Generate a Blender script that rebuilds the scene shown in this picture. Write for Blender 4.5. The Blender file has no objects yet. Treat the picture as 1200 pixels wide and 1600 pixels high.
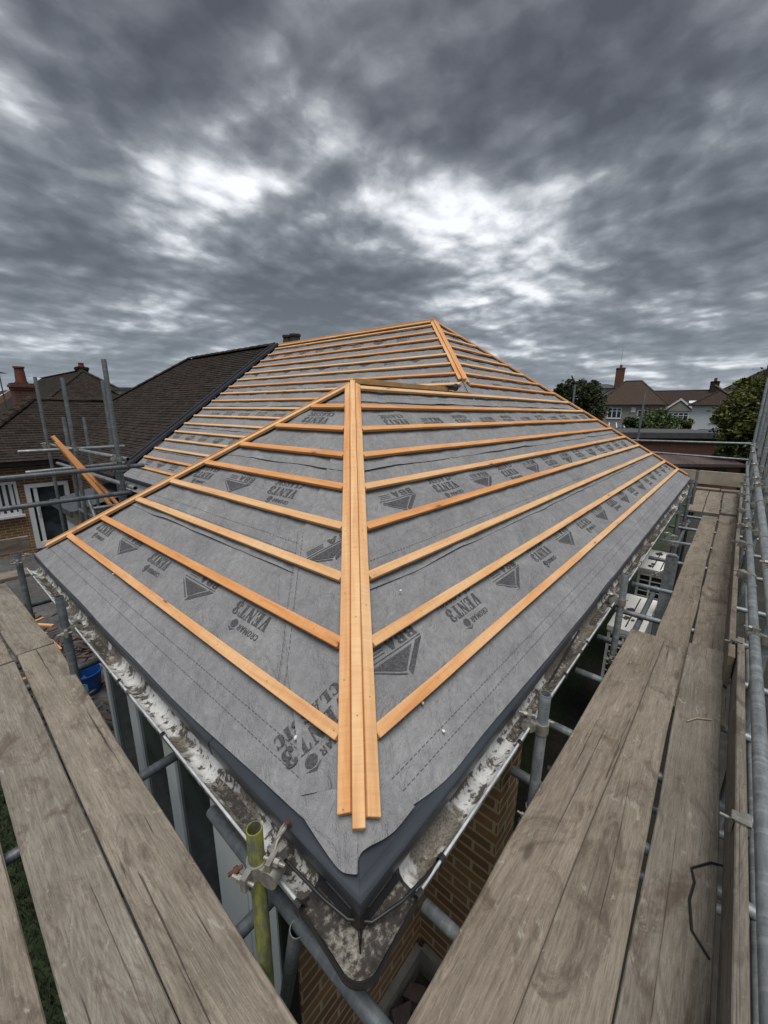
import bpy, bmesh, math, random
from mathutils import Vector, Matrix, noise
from mathutils.geometry import tessellate_polygon
R_ = math.radians
rng = random.Random(7)
S = bpy.context.scene
COL = S.collection
V = Vector

# ------------------------------------------------------------------ measured layout (metres)
# X runs along the right eave away from the camera, Y along the left eave, Z up, eave corner at 0,0,0
TH = 0.63224
CT, ST, TT = math.cos(TH), math.sin(TH), math.tan(TH)
W, XR, YA, XF = 4.153, 5.945, 3.882, 9.827
D1 = XR - YA
YV = 8.50
G0, GA = 0.332, 0.2686
GROUND = -2.5
CAM = V((-0.5165, -0.5046, 1.2655))
FPX = 632.63
yaw, pit, rol = 0.70609, -0.24387, 0.00906
cd = V((math.cos(yaw) * math.cos(pit), math.sin(yaw) * math.cos(pit), math.sin(pit)))
r0 = V((math.sin(yaw), -math.cos(yaw), 0)); u0 = r0.cross(cd)
cr = r0 * math.cos(rol) + u0 * math.sin(rol)
cu = -r0 * math.sin(rol) + u0 * math.cos(rol)

def at(px, py, depth):
    return CAM + depth * (cd + cr * ((px - 600) / FPX) - cu * ((py - 800) / FPX))

# ------------------------------------------------------------------ materials
class NT:
    def __init__(s, name):
        s.m = bpy.data.materials.new(name); s.m.use_nodes = True
        s.t = s.m.node_tree; s.b = s.t.nodes['Principled BSDF']
        s.tc = s.t.nodes.new('ShaderNodeTexCoord')
        s.rnd = None
    def n(s, typ, **kw):
        x = s.t.nodes.new('ShaderNode' + typ)
        for k, v in kw.items(): setattr(x, k, v)
        return x
    def link(s, a, b): s.t.links.new(a, b)
    def _in(s, sock, v):
        if hasattr(v, 'is_linked') or isinstance(v, bpy.types.NodeSocket): s.link(v, sock)
        else: sock.default_value = v
    def random(s):
        if not s.rnd: s.rnd = s.n('ObjectInfo')
        return s.rnd.outputs['Random']
    def coords(s, scale=(1, 1, 1), kind='Object', rand=True):
        mp = s.n('Mapping'); s.link(s.tc.outputs[kind], mp.inputs['Vector'])
        mp.inputs['Scale'].default_value = scale
        if rand:
            mul = s.n('Math', operation='MULTIPLY'); s.link(s.random(), mul.inputs[0]); mul.inputs[1].default_value = 37.0
            cb = s.n('CombineXYZ')
            for i in range(3): s.link(mul.outputs[0], cb.inputs[i])
            s.link(cb.outputs[0], mp.inputs['Location'])
        return mp.outputs[0]
    def noise(s, vec, scale, detail=4, rough=.6, dist=0):
        x = s.n('TexNoise'); s.link(vec, x.inputs['Vector'])
        x.inputs['Scale'].default_value = scale; x.inputs['Detail'].default_value = detail
        x.inputs['Roughness'].default_value = rough; x.inputs['Distortion'].default_value = dist
        return x.outputs['Fac']
    def ramp(s, fac, *stops):
        x = s.n('ValToRGB'); s.link(fac, x.inputs[0]); e = x.color_ramp.elements
        while len(e) < len(stops): e.new(.5)
        for el, (p, c) in zip(e, stops):
            el.position = p; el.color = (c, c, c, 1) if not isinstance(c, tuple) else (*c, 1)
        return x.outputs[0]
    def mix(s, fac, a, b, mode='MIX'):
        x = s.n('Mix', data_type='RGBA', blend_type=mode)
        s._in(x.inputs[0], fac)
        for k, v in ((6, a), (7, b)):
            if isinstance(v, tuple): x.inputs[k].default_value = (*v, 1)
            else: s.link(v, x.inputs[k])
        return x.outputs[2]
    def math(s, op, a, b=0.0):
        x = s.n('Math', operation=op); s._in(x.inputs[0], a); s._in(x.inputs[1], b); return x.outputs[0]
    def bump(s, h, strength=.3, dist=.01):
        x = s.n('Bump'); x.inputs['Strength'].default_value = strength; x.inputs['Distance'].default_value = dist
        s.link(h, x.inputs['Height']); s.link(x.outputs[0], s.b.inputs['Normal'])
    def col(s, c):
        if isinstance(c, tuple): s.b.inputs['Base Color'].default_value = (*c, 1)
        else: s.link(c, s.b.inputs['Base Color'])
    def rough(s, v): s._in(s.b.inputs['Roughness'], v)
    def metal(s, v): s._in(s.b.inputs['Metallic'], v)

def mat_plain(name, c, rough=.6, metal=0, var=.25, scale=8, bump=.15):
    t = NT(name); v = t.coords(); n = t.noise(v, scale, 6)
    t.col(t.mix(t.ramp(n, (.3, 0.), (.7, 1.)), tuple(x * (1 - var) for x in c), tuple(min(1, x * (1 + var)) for x in c)))
    t.rough(rough); t.metal(metal)
    if bump: t.bump(t.noise(v, scale * 6, 3), bump, .004)
    return t.m

def mat_batten():
    t = NT('orange_timber'); v = t.coords((1.2, 22, 22)); n = t.noise(v, 1.6, 6, .65, .6)
    big = t.noise(t.coords((.55, 2, 2)), 2.2, 3)
    red = t.ramp(n, (.25, (.52, .215, .070)), (.5, (.70, .325, .118)), (.75, (.78, .43, .19)))
    pale = t.ramp(n, (.25, (.60, .325, .14)), (.5, (.76, .46, .225)), (.75, (.82, .56, .32)))
    k = t.math('ADD', t.math('MULTIPLY', big, 1.1), t.math('SUBTRACT', t.math('MULTIPLY', t.random(), .95), .50))
    c = t.mix(t.ramp(k, (.35, 0.), (.68, 1.)), red, pale)
    kn = t.n('TexVoronoi'); t.link(t.coords((2.2, 9, 9)), kn.inputs['Vector']); kn.inputs['Scale'].default_value = 1.3
    kk = t.ramp(kn.outputs['Distance'], (.045, 1.), (.11, 0.))
    c = t.mix(kk, c, (.15, .055, .022))
    halo = t.ramp(kn.outputs['Distance'], (.08, 1.), (.30, 0.)); c = t.mix(t.math('MULTIPLY', halo, .30), c, (.42, .15, .05))
    saw = t.noise(t.coords((95, 3, 3)), 1.0, 2, .5, .3)
    c = t.mix(t.math('MULTIPLY', t.ramp(saw, (.42, 0.), (.62, 1.)), .13), c, (.36, .15, .06))
    sx = t.n('SeparateXYZ'); t.link(t.tc.outputs['Object'], sx.inputs[0])
    fx = t.math('MULTIPLY', t.math('SUBTRACT', t.math('FRACT', t.math('ADD', t.math('DIVIDE', sx.outputs[0], .40), t.random())), .5), .40)
    dn = t.math('SQRT', t.math('ADD', t.math('MULTIPLY', fx, fx), t.math('MULTIPLY', sx.outputs[1], sx.outputs[1])))
    c = t.mix(t.ramp(dn, (.0026, 1.), (.0040, 0.)), c, (.07, .06, .055))
    t.col(c); t.rough(.8); t.bump(t.math('ADD', n, t.math('MULTIPLY', saw, .4)), .25, .003); return t.m

def mat_board():
    t = NT('weathered_board')
    fig = t.noise(t.coords((.55, 5, 5)), 1.5, 2, .5, .8)                      # slow figure, bent round knots
    ln = t.n('Math', operation='SINE'); t.link(t.math('MULTIPLY', fig, 120.0), ln.inputs[0])
    lines = t.ramp(t.math('ADD', t.math('MULTIPLY', ln.outputs[0], .5), .5), (.0, 0.), (.55, 1.))
    patch = t.ramp(t.noise(t.coords((.7, 3, 3)), 1.4, 3), (.42, 0.), (.62, 1.))  # where the grain stands out
    n = t.noise(t.coords((1.6, 46, 46)), 1.9, 9, .74, .3); m = t.noise(t.coords((1.0, 3.0, 3.0)), 2.4, 7, .68)
    f = t.math('ADD', t.math('MULTIPLY', n, .55), t.math('MULTIPLY', m, .45))
    base = t.ramp(f, (.33, (.125, .108, .088)), (.5, (.252, .225, .189)), (.67, (.375, .342, .292)))
    gl = t.math('MULTIPLY', t.math('SUBTRACT', 1.0, lines), t.math('MULTIPLY', patch, .32))
    c = t.mix(gl, base, (.085, .064, .047))
    fl = t.noise(t.coords((9, 120, 120)), 2.0, 4, .7); c = t.mix(t.math('MULTIPLY', t.ramp(fl, (.40, 1.), (.52, 0.)), .34), c, (.075, .062, .05))
    gr2 = t.noise(t.coords((60, 75, 75)), 2.0, 3, .7); c = t.mix(t.math('MULTIPLY', t.ramp(gr2, (.60, 0.), (.68, 1.)), .30), c, (.42, .39, .34))
    tone = t.ramp(t.random(), (.0, (.86, .80, .74)), (.35, (1.0, .97, .92)), (.7, (.88, .89, .88)), (1.0, (1.0, .93, .84)))
    c = t.mix(1.0, c, tone, 'MULTIPLY')
    st = t.noise(t.coords((1.5, 3.4, 3.4)), 1.7, 7, .70, 1.4)
    c = t.mix(t.math('MULTIPLY', t.ramp(st, (.53, 0.), (.64, 1.)), .66), c, (.085, .058, .042))
    sp = t.noise(t.coords((3.0, 5.0, 5.0)), 4.0, 6, .62, .8)
    c = t.mix(t.math('MULTIPLY', t.ramp(sp, (.62, 0.), (.69, 1.)), .45), c, (.44, .42, .37))
    cr_ = t.noise(t.coords((.45, 22, 22)), 1.4, 4, .6, .6); crk = t.ramp(cr_, (.315, 1.), (.352, 0.))
    c = t.mix(t.math('MULTIPLY', crk, .8), c, (.030, .024, .019))
    kn = t.n('TexVoronoi'); t.link(t.coords((1.5, 4.2, 4.2)), kn.inputs['Vector']); kn.inputs['Scale'].default_value = .9
    c = t.mix(t.math('MULTIPLY', t.ramp(kn.outputs['Distance'], (.035, 1.), (.075, 0.)), .65), c, (.05, .035, .025))
    t.col(c); t.rough(.9)
    t.bump(t.math('SUBTRACT', t.math('ADD', t.math('ADD', f, t.math('MULTIPLY', fl, .5)), t.math('MULTIPLY', lines, .12)), t.math('MULTIPLY', crk, .4)), .45, .005); return t.m

def mat_tube(name='galvanised_steel', c=(.30, .325, .34), dark=(.12, .135, .145)):
    t = NT(name); v = t.coords((1.5, 5, 5)); n = t.noise(v, 6, 7, .7)
    x = t.mix(t.ramp(n, (.32, 0.), (.66, 1.)), dark, c)
    bands = t.noise(t.coords((26, 1.5, 1.5)), 1.5, 3, .6)
    x = t.mix(t.math('MULTIPLY', t.ramp(bands, (.5, 0.), (.7, 1.)), .45), x, tuple(min(1, k * 1.6) for k in c))
    x = t.mix(t.math('MULTIPLY', t.ramp(t.noise(v, 1.6, 4, .65, .5), (.60, 0.), (.72, 1.)), .4), x, (.13, .085, .055))
    t.col(x); t.metal(.35); t.rough(t.ramp(n, (.3, .62), (.7, .42))); t.bump(n, .12, .002); return t.m

def mat_yellow():
    t = NT('worn_yellow_paint'); n = t.noise(t.coords((2.2, 7, 7)), 5.5, 8, .75)
    c = t.mix(t.ramp(n, (.44, 0.), (.58, 1.)), (.115, .12, .09), (.24, .25, .035))
    m = t.noise(t.coords((1, 3, 3)), 4, 3)
    c = t.mix(t.math('MULTIPLY', t.ramp(m, (.5, 0.), (.65, 1.)), .75), c, (.075, .095, .035))
    t.col(c); t.rough(.6); t.bump(n, .3, .002); return t.m

def mat_felt():
    t = NT('breather_felt'); v = t.coords((1, 1, 1), rand=True)
    a = t.noise(v, 3.0, 5, .62, .5); b = t.noise(v, 26, 4, .7); f = t.noise(v, 210, 2, .5)
    k = t.math('ADD', t.math('MULTIPLY', a, .5), t.math('MULTIPLY', b, .5))
    c = t.ramp(k, (.34, (.160, .164, .173)), (.52, (.228, .232, .241)), (.70, (.325, .328, .335)))
    c = t.mix(t.math('MULTIPLY', t.ramp(f, (.35, 0.), (.7, 1.)), .28), c, (.31, .31, .315))
    t.col(c); t.rough(.75)
    h = t.math('ADD', t.math('MULTIPLY', t.noise(v, 9, 5, .65, .8), 1.0), t.math('MULTIPLY', f, .10))
    t.bump(h, 1.0, .024); return t.m

def mat_print():
    t = NT('black_print'); n = t.noise(t.coords((1, 1, 1)), 120, 3)
    t.col(t.mix(t.ramp(n, (.4, 0.), (.7, 1.)), (.045, .046, .05), (.12, .122, .128))); t.rough(.8); return t.m

def mat_tile(name, c1, c2, moss=(.10, .10, .06)):
    t = NT(name); v = t.coords()
    br = t.n('TexBrick'); t.link(t.tc.outputs['UV'], br.inputs['Vector'])
    br.inputs['Scale'].default_value = 1; br.inputs['Brick Width'].default_value = .165; br.inputs['Row Height'].default_value = .10
    br.inputs['Mortar Size'].default_value = .006; br.inputs['Bias'].default_value = 0
    br.inputs['Color1'].default_value = (*c1, 1); br.inputs['Color2'].default_value = (*c2, 1); br.inputs['Mortar'].default_value = (.012, .01, .009, 1)
    n = t.noise(v, 5, 6, .7)
    c = t.mix(t.math('MULTIPLY', t.ramp(n, (.5, 0.), (.72, 1.)), .5), br.outputs['Color'], moss)
    sp = t.noise(v, 22, 4, .7)
    c = t.mix(t.math('MULTIPLY', t.ramp(sp, (.66, 0.), (.74, 1.)), .35), c, (.16, .155, .14))
    t.col(c); t.rough(.95); t.b.inputs['Specular IOR Level'].default_value = .12; t.bump(t.math('ADD', br.outputs['Fac'], n), -.35, .012); return t.m

def mat_brick(name, c1, c2, mortar, sc=1.0):
    t = NT(name)
    br = t.n('TexBrick'); t.link(t.tc.outputs['UV'], br.inputs['Vector'])
    br.inputs['Scale'].default_value = sc; br.inputs['Brick Width'].default_value = .225; br.inputs['Row Height'].default_value = .075
    br.inputs['Mortar Size'].default_value = .009; br.inputs['Bias'].default_value = -.1
    br.inputs['Color1'].default_value = (*c1, 1); br.inputs['Color2'].default_value = (*c2, 1); br.inputs['Mortar'].default_value = (*mortar, 1)
    n = t.noise(t.coords(), 14, 6, .7)
    t.col(t.mix(t.math('MULTIPLY', n, .5), br.outputs['Color'], tuple(x * .5 for x in c1)))
    t.rough(.9); t.bump(t.math('SUBTRACT', n, br.outputs['Fac']), .4, .01); return t.m

def mat_gutter():
    t = NT('dirty_white_gutter'); v = t.coords((1, 1, 1), rand=False)
    n = t.noise(v, 30, 7, .66, .2); m = t.noise(v, 3.2, 5, .6, .3); f = t.noise(v, 110, 4, .7); h = t.noise(v, 7, 5, .6)
    white = t.mix(t.ramp(h, (.38, 0.), (.62, 1.)), (.34, .34, .325), (.60, .61, .61))
    k = t.math('ADD', t.math('MULTIPLY', n, .6), t.math('MULTIPLY', h, .4))
    c = t.mix(t.ramp(k, (.455, 1.), (.49, 0.)), white, (.075, .066, .056))
    d = t.mix(t.ramp(f, (.42, 0.), (.62, 1.)), (.055, .045, .035), (.20, .17, .13))
    c = t.mix(t.math('MULTIPLY', t.ramp(m, (.52, 0.), (.56, 1.)), .92), c, d)
    c = t.mix(t.math('MULTIPLY', t.ramp(f, (.60, 0.), (.66, 1.)), .6), c, (.05, .045, .04))
    t.col(c); t.rough(.8); t.bump(f, .10, .002); return t.m

def mat_glass(name='dark_glass', c=(.02, .025, .028)):
    t = NT(name); n = t.noise(t.coords((1, 1, 1)), 2.5, 3)
    t.col(t.mix(t.ramp(n, (.4, 0.), (.62, 1.)), c, tuple(x * 2.6 for x in c))); t.rough(.08); t.b.inputs['Specular IOR Level'].default_value = .14; return t.m

def mat_leaf(name, a, b, c):
    t = NT(name); n = t.noise(t.coords((1, 1, 1), rand=False), .9, 3); f = t.noise(t.coords((1, 1, 1), rand=False), 7, 3)
    x = t.mix(t.ramp(n, (.38, 0.), (.62, 1.)), a, b)
    x = t.mix(t.ramp(f, (.52, 0.), (.7, 1.)), x, c)
    t.col(x); t.rough(.65); t.b.inputs['Specular IOR Level'].default_value = .25; return t.m

def mat_ground(name, cols, sc):
    t = NT(name); v = t.coords((1, 1, 1), rand=False)
    n = t.noise(v, sc, 9, .7); m = t.noise(v, sc * .12, 4)
    k = t.math('ADD', t.math('MULTIPLY', n, .6), t.math('MULTIPLY', m, .4))
    t.col(t.ramp(k, *zip((.35, .5, .65), cols))); t.rough(.95); t.bump(n, .6, .03); return t.m

M = dict(
    batten=mat_batten(), board=mat_board(), tube=mat_tube(), tube_dark=mat_tube('dull_steel', (.16, .18, .195), (.07, .08, .09)),
    yellow=mat_yellow(), felt=mat_felt(), print=mat_print(), gutter=mat_gutter(), glass=mat_glass(),
    coupler=mat_plain('coupler_steel', (.30, .29, .26), .5, .5, .4, 30), rust=mat_plain('rusty_bolt', (.11, .05, .032), .8, .2, .4, 60),
    tray=mat_plain('anthracite_plastic', (.036, .042, .054), .38, 0, .18, 6, .05), lip=mat_plain('worn_bright_lip', (.62, .64, .66), .4, .3, .3, 20),
    black=mat_plain('black_plastic', (.015, .015, .017), .5, 0, .3, 10), mud=mat_ground('gutter_silt', ((.028, .026, .025), (.06, .054, .048), (.42, .39, .33)), 60),
    upvc=mat_plain('grey_upvc', (.78, .81, .84), .4, 0, .05, 3, .03), white=mat_plain('white_upvc', (.72, .74, .76), .4, 0, .06, 4, .03),
    brick=mat_brick('stock_brick', (.27, .15, .072), (.15, .082, .045), (.46, .38, .24)),
    redbrick=mat_brick('red_brick', (.17, .065, .045), (.105, .044, .034), (.18, .13, .10)),
    tile=mat_tile('brown_tile', (.028, .0225, .0198), (.056, .045, .039), (.055, .051, .038)), redtile=mat_tile('russet_tile', (.085, .058, .047), (.066, .046, .039)),
    brownt=mat_tile('dark_russet_tile', (.060, .042, .037), (.046, .034, .031)),
    render=mat_plain('pebbledash', (.29, .27, .245), .95, 0, .18, 18, .5), wrender=mat_plain('white_render', (.66, .68, .71), .9, 0, .06, 6, .2),
    concrete=mat_ground('concrete', ((.14, .135, .12), (.21, .20, .18), (.27, .26, .24)), 9),
    paving=mat_ground('dark_paving', ((.045, .045, .045), (.075, .075, .075), (.15, .147, .14)), 12),
    fence=mat_plain('dark_creosote', (.06, .045, .038), .9, 0, .3, 8), flat=mat_plain('roofing_felt', (.07, .072, .078), .9, 0, .3, 3),
    stone=mat_plain('buff_render', (.40, .35, .27), .9, 0, .15, 5, .3), lead=mat_plain('lead_sheet', (.075, .083, .095), .55, .2, .25, 4),
    acwhite=mat_plain('cream_casing', (.80, .80, .775), .5, 0, .12, 5, .05), dirt=mat_plain('leaf_dirt', (.062, .052, .042), .95, 0, .5, 25, .5),
    blue=mat_plain('blue_plastic', (.012, .075, .30), .35, 0, .15, 6, .03), cyan=mat_plain('pale_blue_label', (.20, .55, .66), .5, 0, .2, 30, 0),
    greenwood=mat_plain('green_treated_timber', (.50, .32, .15), .8, 0, .25, 9, .2), paleply=mat_plain('pale_board', (.43, .37, .29), .85, 0, .2, 6, .3),
    slate=mat_plain('broken_slate', (.085, .06, .055), .8, 0, .4, 9, .3), pot=mat_plain('terracotta', (.15, .05, .036), .8, 0, .25, 9, .2),
    bark=mat_plain('bark', (.09, .07, .05), .95, 0, .3, 9, .5), white2=mat_plain('white_flake', (.75, .75, .72), .8, 0, .1, 9, .2),
    leafA=mat_leaf('dark_leaf', (.014, .024, .010), (.034, .050, .018), (.068, .088, .030)),
    leafB=mat_leaf('conifer_leaf', (.022, .036, .010), (.10, .115, .024), (.21, .21, .05)),
    leafC=mat_leaf('olive_leaf', (.055, .085, .034), (.12, .16, .065), (.19, .23, .105)),
    lawn=mat_ground('lawn', ((.010, .018, .007), (.022, .036, .012), (.045, .062, .022)), 14),
    earth=mat_ground('dark_soil', ((.012, .012, .010), (.026, .024, .019), (.05, .05, .036)), 5),
)

# ------------------------------------------------------------------ mesh helpers
def tag(o, label, cat, group=None):
    o['label'] = label; o['category'] = cat
    if group: o['group'] = group
    return o
def kind(o, k): o['kind'] = k; return o
def empty(name, loc=(0, 0, 0), rz=0):
    o = bpy.data.objects.new(name, None); o.location = loc; o.rotation_euler = (0, 0, rz); o.empty_display_size = .1
    COL.objects.link(o); WORLD[o.name] = Matrix.Translation(loc) @ Matrix.Rotation(rz, 4, 'Z'); return o
def link(name, me, m, parent=None, mw=None):
    o = bpy.data.objects.new(name, me)
    if m and not me.materials: me.materials.append(m)
    COL.objects.link(o)
    if parent:
        o.parent = parent
        pm = WORLD.get(parent.name, Matrix())
        if mw is not None: o.matrix_local = pm.inverted() @ mw
        else: o.matrix_local = pm.inverted()
    elif mw is not None: o.matrix_world = mw
    WORLD[o.name] = mw.copy() if mw is not None else Matrix()
    return o
WORLD = {}

class MB:
    def __init__(s): s.v = []; s.f = []; s.uv = []
    def face(s, pts, uv=None):
        i = len(s.v); s.v += [tuple(p) for p in pts]; s.f.append(tuple(range(i, i + len(pts)))); s.uv.append(uv)
    def box(s, lo, hi, mt=None):
        x0, y0, z0 = lo; x1, y1, z1 = hi
        P = [V((x, y, z)) for x in (x0, x1) for y in (y0, y1) for z in (z0, z1)]
        if mt: P = [mt @ p for p in P]
        for q in ((0, 1, 3, 2), (4, 6, 7, 5), (0, 4, 5, 1), (2, 3, 7, 6), (0, 2, 6, 4), (1, 5, 7, 3)): s.face([P[k] for k in q])
    def wall(s, a, b, z0, z1, flip=False):   # vertical rectangle with metre UVs
        a = V(a); b = V(b); L = (b - a).length
        p = [(a.x, a.y, z0), (b.x, b.y, z0), (b.x, b.y, z1), (a.x, a.y, z1)]; uv = [(0, z0), (L, z0), (L, z1), (0, z1)]
        if flip: p.reverse(); uv.reverse()
        s.face(p, uv)
    def cyl(s, A, B, r, n=12, r2=None, caps=True):
        A = V(A); B = V(B); z = (B - A).normalized(); x = z.orthogonal().normalized(); y = z.cross(x); r2 = r if r2 is None else r2
        a = [A + (x * math.cos(k * 2 * math.pi / n) + y * math.sin(k * 2 * math.pi / n)) * r for k in range(n)]
        b = [B + (x * math.cos(k * 2 * math.pi / n) + y * math.sin(k * 2 * math.pi / n)) * r2 for k in range(n)]
        for k in range(n): s.face([a[k], a[(k + 1) % n], b[(k + 1) % n], b[k]])
        if caps: s.face(a[::-1]); s.face(b)
    def path(s, pts, r, n=8):
        pts = [V(p) for p in pts]; rings = []
        x = None
        for i, p in enumerate(pts):
            d = (pts[min(i + 1, len(pts) - 1)] - pts[max(i - 1, 0)]).normalized()
            x = (x - d * x.dot(d)).normalized() if x else d.orthogonal().normalized()
            y = d.cross(x); rings.append([p + (x * math.cos(k * 2 * math.pi / n) + y * math.sin(k * 2 * math.pi / n)) * r for k in range(n)])
        for a, b in zip(rings, rings[1:]):
            for k in range(n): s.face([a[k], a[(k + 1) % n], b[(k + 1) % n], b[k]])
        s.face(rings[0][::-1]); s.face(rings[-1])
    def mesh(s, name, merge=True, smooth=None):
        me = bpy.data.meshes.new(name); me.from_pydata(s.v, [], s.f)
        ul = me.uv_layers.new(name='UVMap'); li = 0
        for f, uv in zip(s.f, s.uv):
            if uv is None:
                P = [V(s.v[k]) for k in f]; n = (P[1] - P[0]).cross(P[2] - P[0]); ax = max(range(3), key=lambda k: abs(n[k]))
                o = [(1, 2), (0, 2), (0, 1)][ax]; uv = [(p[o[0]], p[o[1]]) for p in P]
            for q in uv: ul.data[li].uv = q; li += 1
        if merge:
            bm = bmesh.new(); bm.from_mesh(me); bmesh.ops.remove_doubles(bm, verts=bm.verts, dist=1e-5)
            bmesh.ops.recalc_face_normals(bm, faces=bm.faces); bm.to_mesh(me); bm.free()
        if smooth is not None:
            for p in me.polygons: p.use_smooth = True
            me.set_sharp_from_angle(angle=R_(smooth))
        return me
    def build(s, name, m, parent=None, smooth=None, merge=True, mw=None):
        return link(name, s.mesh(name, merge, smooth), m, parent, mw)

def frame(A, B, up=(0, 0, 1)):
    A = V(A); B = V(B); x = (B - A).normalized(); z = V(up); z = (z - x * z.dot(x)).normalized(); y = z.cross(x)
    mt = Matrix((x, y, z)).transposed().to_4x4(); mt.translation = A; return mt, (B - A).length
def beam(name, A, B, w, h, m, parent=None, up=(0, 0, 1), bev=.003, warp=0.0, seg=1, chips=0):
    """box with its length on local x, its top face on local z = 0"""
    mt, L = frame(A, B, up); bm = bmesh.new(); bmesh.ops.create_cube(bm, size=1)
    bmesh.ops.transform(bm, matrix=Matrix.Translation((L / 2, 0, -h / 2)) @ Matrix.Diagonal((L, w, h, 1)), verts=bm.verts)
    if seg > 1:
        es = [e for e in bm.edges if abs(e.verts[0].co.x - e.verts[1].co.x) > L * .5]
        bmesh.ops.subdivide_edges(bm, edges=es, cuts=seg - 1)
    if bev: bmesh.ops.bevel(bm, geom=[e for e in bm.edges if len(e.link_faces) == 2 and e.calc_face_angle() > .5], offset=bev, segments=1, affect='EDGES')
    if warp:
        sd = rng.random() * 99
        for v in bm.verts:
            k = noise.noise((v.co.x * .9 + sd, 0, 0)); v.co.z += warp * k; v.co.y += warp * .8 * noise.noise((v.co.x * 1.1 + sd, 5, 0))
            v.co.y += .0016 * noise.noise((v.co.x * 9 + sd, v.co.y * 40, 3))
    me = bpy.data.meshes.new(name); bm.to_mesh(me); bm.free()
    return link(name, me, m, parent, mt)
def tube(name, A, B, m, parent=None, r=.0242, wall=.004):
    mt, L = frame(A, B, (0.31, .2, .93) if abs((V(B) - V(A)).normalized().z) < .9 else (1, 0, 0)); mb = MB(); n = 18
    def ring(x, rr): return [(x, rr * math.cos(k * 2 * math.pi / n), rr * math.sin(k * 2 * math.pi / n)) for k in range(n)]
    e = .0025; seq = [(min(.2, L * .3), r - wall), (0, r - wall), (0, r - e * .4), (e, r), (L - e, r), (L, r - e * .4), (L, r - wall), (L - min(.2, L * .3), r - wall)]
    rs = [ring(*q) for q in seq]
    for a, b in zip(rs, rs[1:]):
        for k in range(n): mb.face([a[k], a[(k + 1) % n], b[(k + 1) % n], b[k]])
    mb.face(rs[0]); mb.face(rs[-1])
    me = mb.mesh(name, True, 40)
    return link(name, me, m, parent, mt)

# ------------------------------------------------------------------ world, sun, camera
wd = bpy.data.worlds.new('World'); S.world = wd; wd.use_nodes = True
nt = wd.node_tree; nt.nodes.clear()
SUN_EL, SUN_AZ = R_(73), 0.72 + math.pi      # azimuth measured from +X towards +Y
class WN(NT):
    def __init__(s): s.t = nt; s.tc = nt.nodes.new('ShaderNodeTexCoord'); s.rnd = None
w = WN()
out = w.n('OutputWorld'); bg = w.n('Background'); w.link(bg.outputs[0], out.inputs[0])
sky = w.n('TexSky', sky_type='NISHITA'); sky.sun_disc = False; sky.sun_elevation = SUN_EL; sky.sun_rotation = math.pi / 2 - SUN_AZ
DIRV = w.tc.outputs['Generated']
def vm(op, a, b=None, sc=None):
    x = w.n('VectorMath', operation=op)
    w._in(x.inputs[0], a)
    if b is not None: w._in(x.inputs[1], b)
    if sc is not None: w._in(x.inputs['Scale'], sc)
    return x.outputs['Value'] if op in ('DOT_PRODUCT', 'LENGTH') else x.outputs[0]
sep = w.n('SeparateXYZ'); w.link(DIRV, sep.inputs[0])
SKYBLOBS = ((640, 318, .09, .24), (545, 300, .08, .16), (470, 275, .08, .20), (340, 245, .09, .15), (225, 160, .05, .08), (310, 345, .07, .22), (160, 95, .05, .08), (850, 400, .09, .32), (745, 350, .08, .20), (940, 262, .055, .30), (20, 250, .08, .08), (700, 485, .08, .16), (1165, 180, .10, .08), (80, 15, .05, .02), (150, 40, .09, -.20), (60, 250, .09, -.02), (100, 300, .10, .08), (1150, 320, .12, .05), (810, 470, .07, .12), (520, 150, .06, .06), (380, 475, .07, .10), (260, 410, .05, .16), (1050, 500, .06, .08), (960, 420, .05, .08), (600, 500, .3, .04),
    (560, 395, .10, -.16), (400, 90, .20, -.10), (800, 130, .32, -.11), (1090, 400, .13, -.04), (70, 400, .14, -.05), (640, 455, .06, -.05), (80, 130, .12, -.16), (250, 60, .10, -.08), (720, 215, .12, -.08), (440, 385, .06, -.06), (1080, 40, .25, -.06), (880, 490, .05, -.04), (300, 440, .06, -.04), (180, 300, .06, -.06))
zz = w.math('MAXIMUM', sep.outputs[2], 0.0)
inv = w.math('DIVIDE', .72, w.math('ADD', zz, .18))
flat = w.n('CombineXYZ')
w.link(w.math('MULTIPLY', sep.outputs[0], inv), flat.inputs[0]); w.link(w.math('MULTIPLY', sep.outputs[1], inv), flat.inputs[1])
P0 = flat.outputs[0]
def wnoise(vec, sc, det, ro):
    x = w.n('TexNoise'); w.link(vec, x.inputs['Vector']); x.inputs['Scale'].default_value = sc; x.inputs['Detail'].default_value = det; x.inputs['Roughness'].default_value = ro
    return x
warp = vm('SCALE', vm('SUBTRACT', wnoise(P0, 1.3, 2, .5).outputs['Color'], (.5, .5, .5)), sc=.16)
P1 = vm('ADD', P0, warp)
warp2 = vm('SCALE', vm('SUBTRACT', wnoise(P1, 6.0, 3, .55).outputs['Color'], (.5, .5, .5)), sc=.055)
P2 = vm('ADD', P1, warp2)
def fbm(vec, sc, det, ro): return w.noise(vec, sc, det, ro)
SH = V((math.cos(.70), math.sin(.70), 0))
n_big = fbm(P1, 1.15, 7, .50); emb = w.math('SUBTRACT', n_big, fbm(vm('ADD', P1, tuple(SH * .10)), 1.15, 7, .50))
O2 = V((7.3, 2.1, 4.0))
def puff(vec, sc):
    x = w.n('TexVoronoi', feature='F1', voronoi_dimensions='2D'); w.link(vec, x.inputs['Vector'])
    x.inputs['Scale'].default_value = sc; x.inputs['Detail'].default_value = 3.0; x.inputs['Roughness'].default_value = .55; x.inputs['Lacunarity'].default_value = 2.2
    return w.math('SUBTRACT', 1.0, x.outputs['Distance'])
def lump(vec): return w.math('ADD', w.math('MULTIPLY', fbm(vec, 1.75, 9, .56), .72), w.math('MULTIPLY', puff(vec, 1.7), .28))
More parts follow.
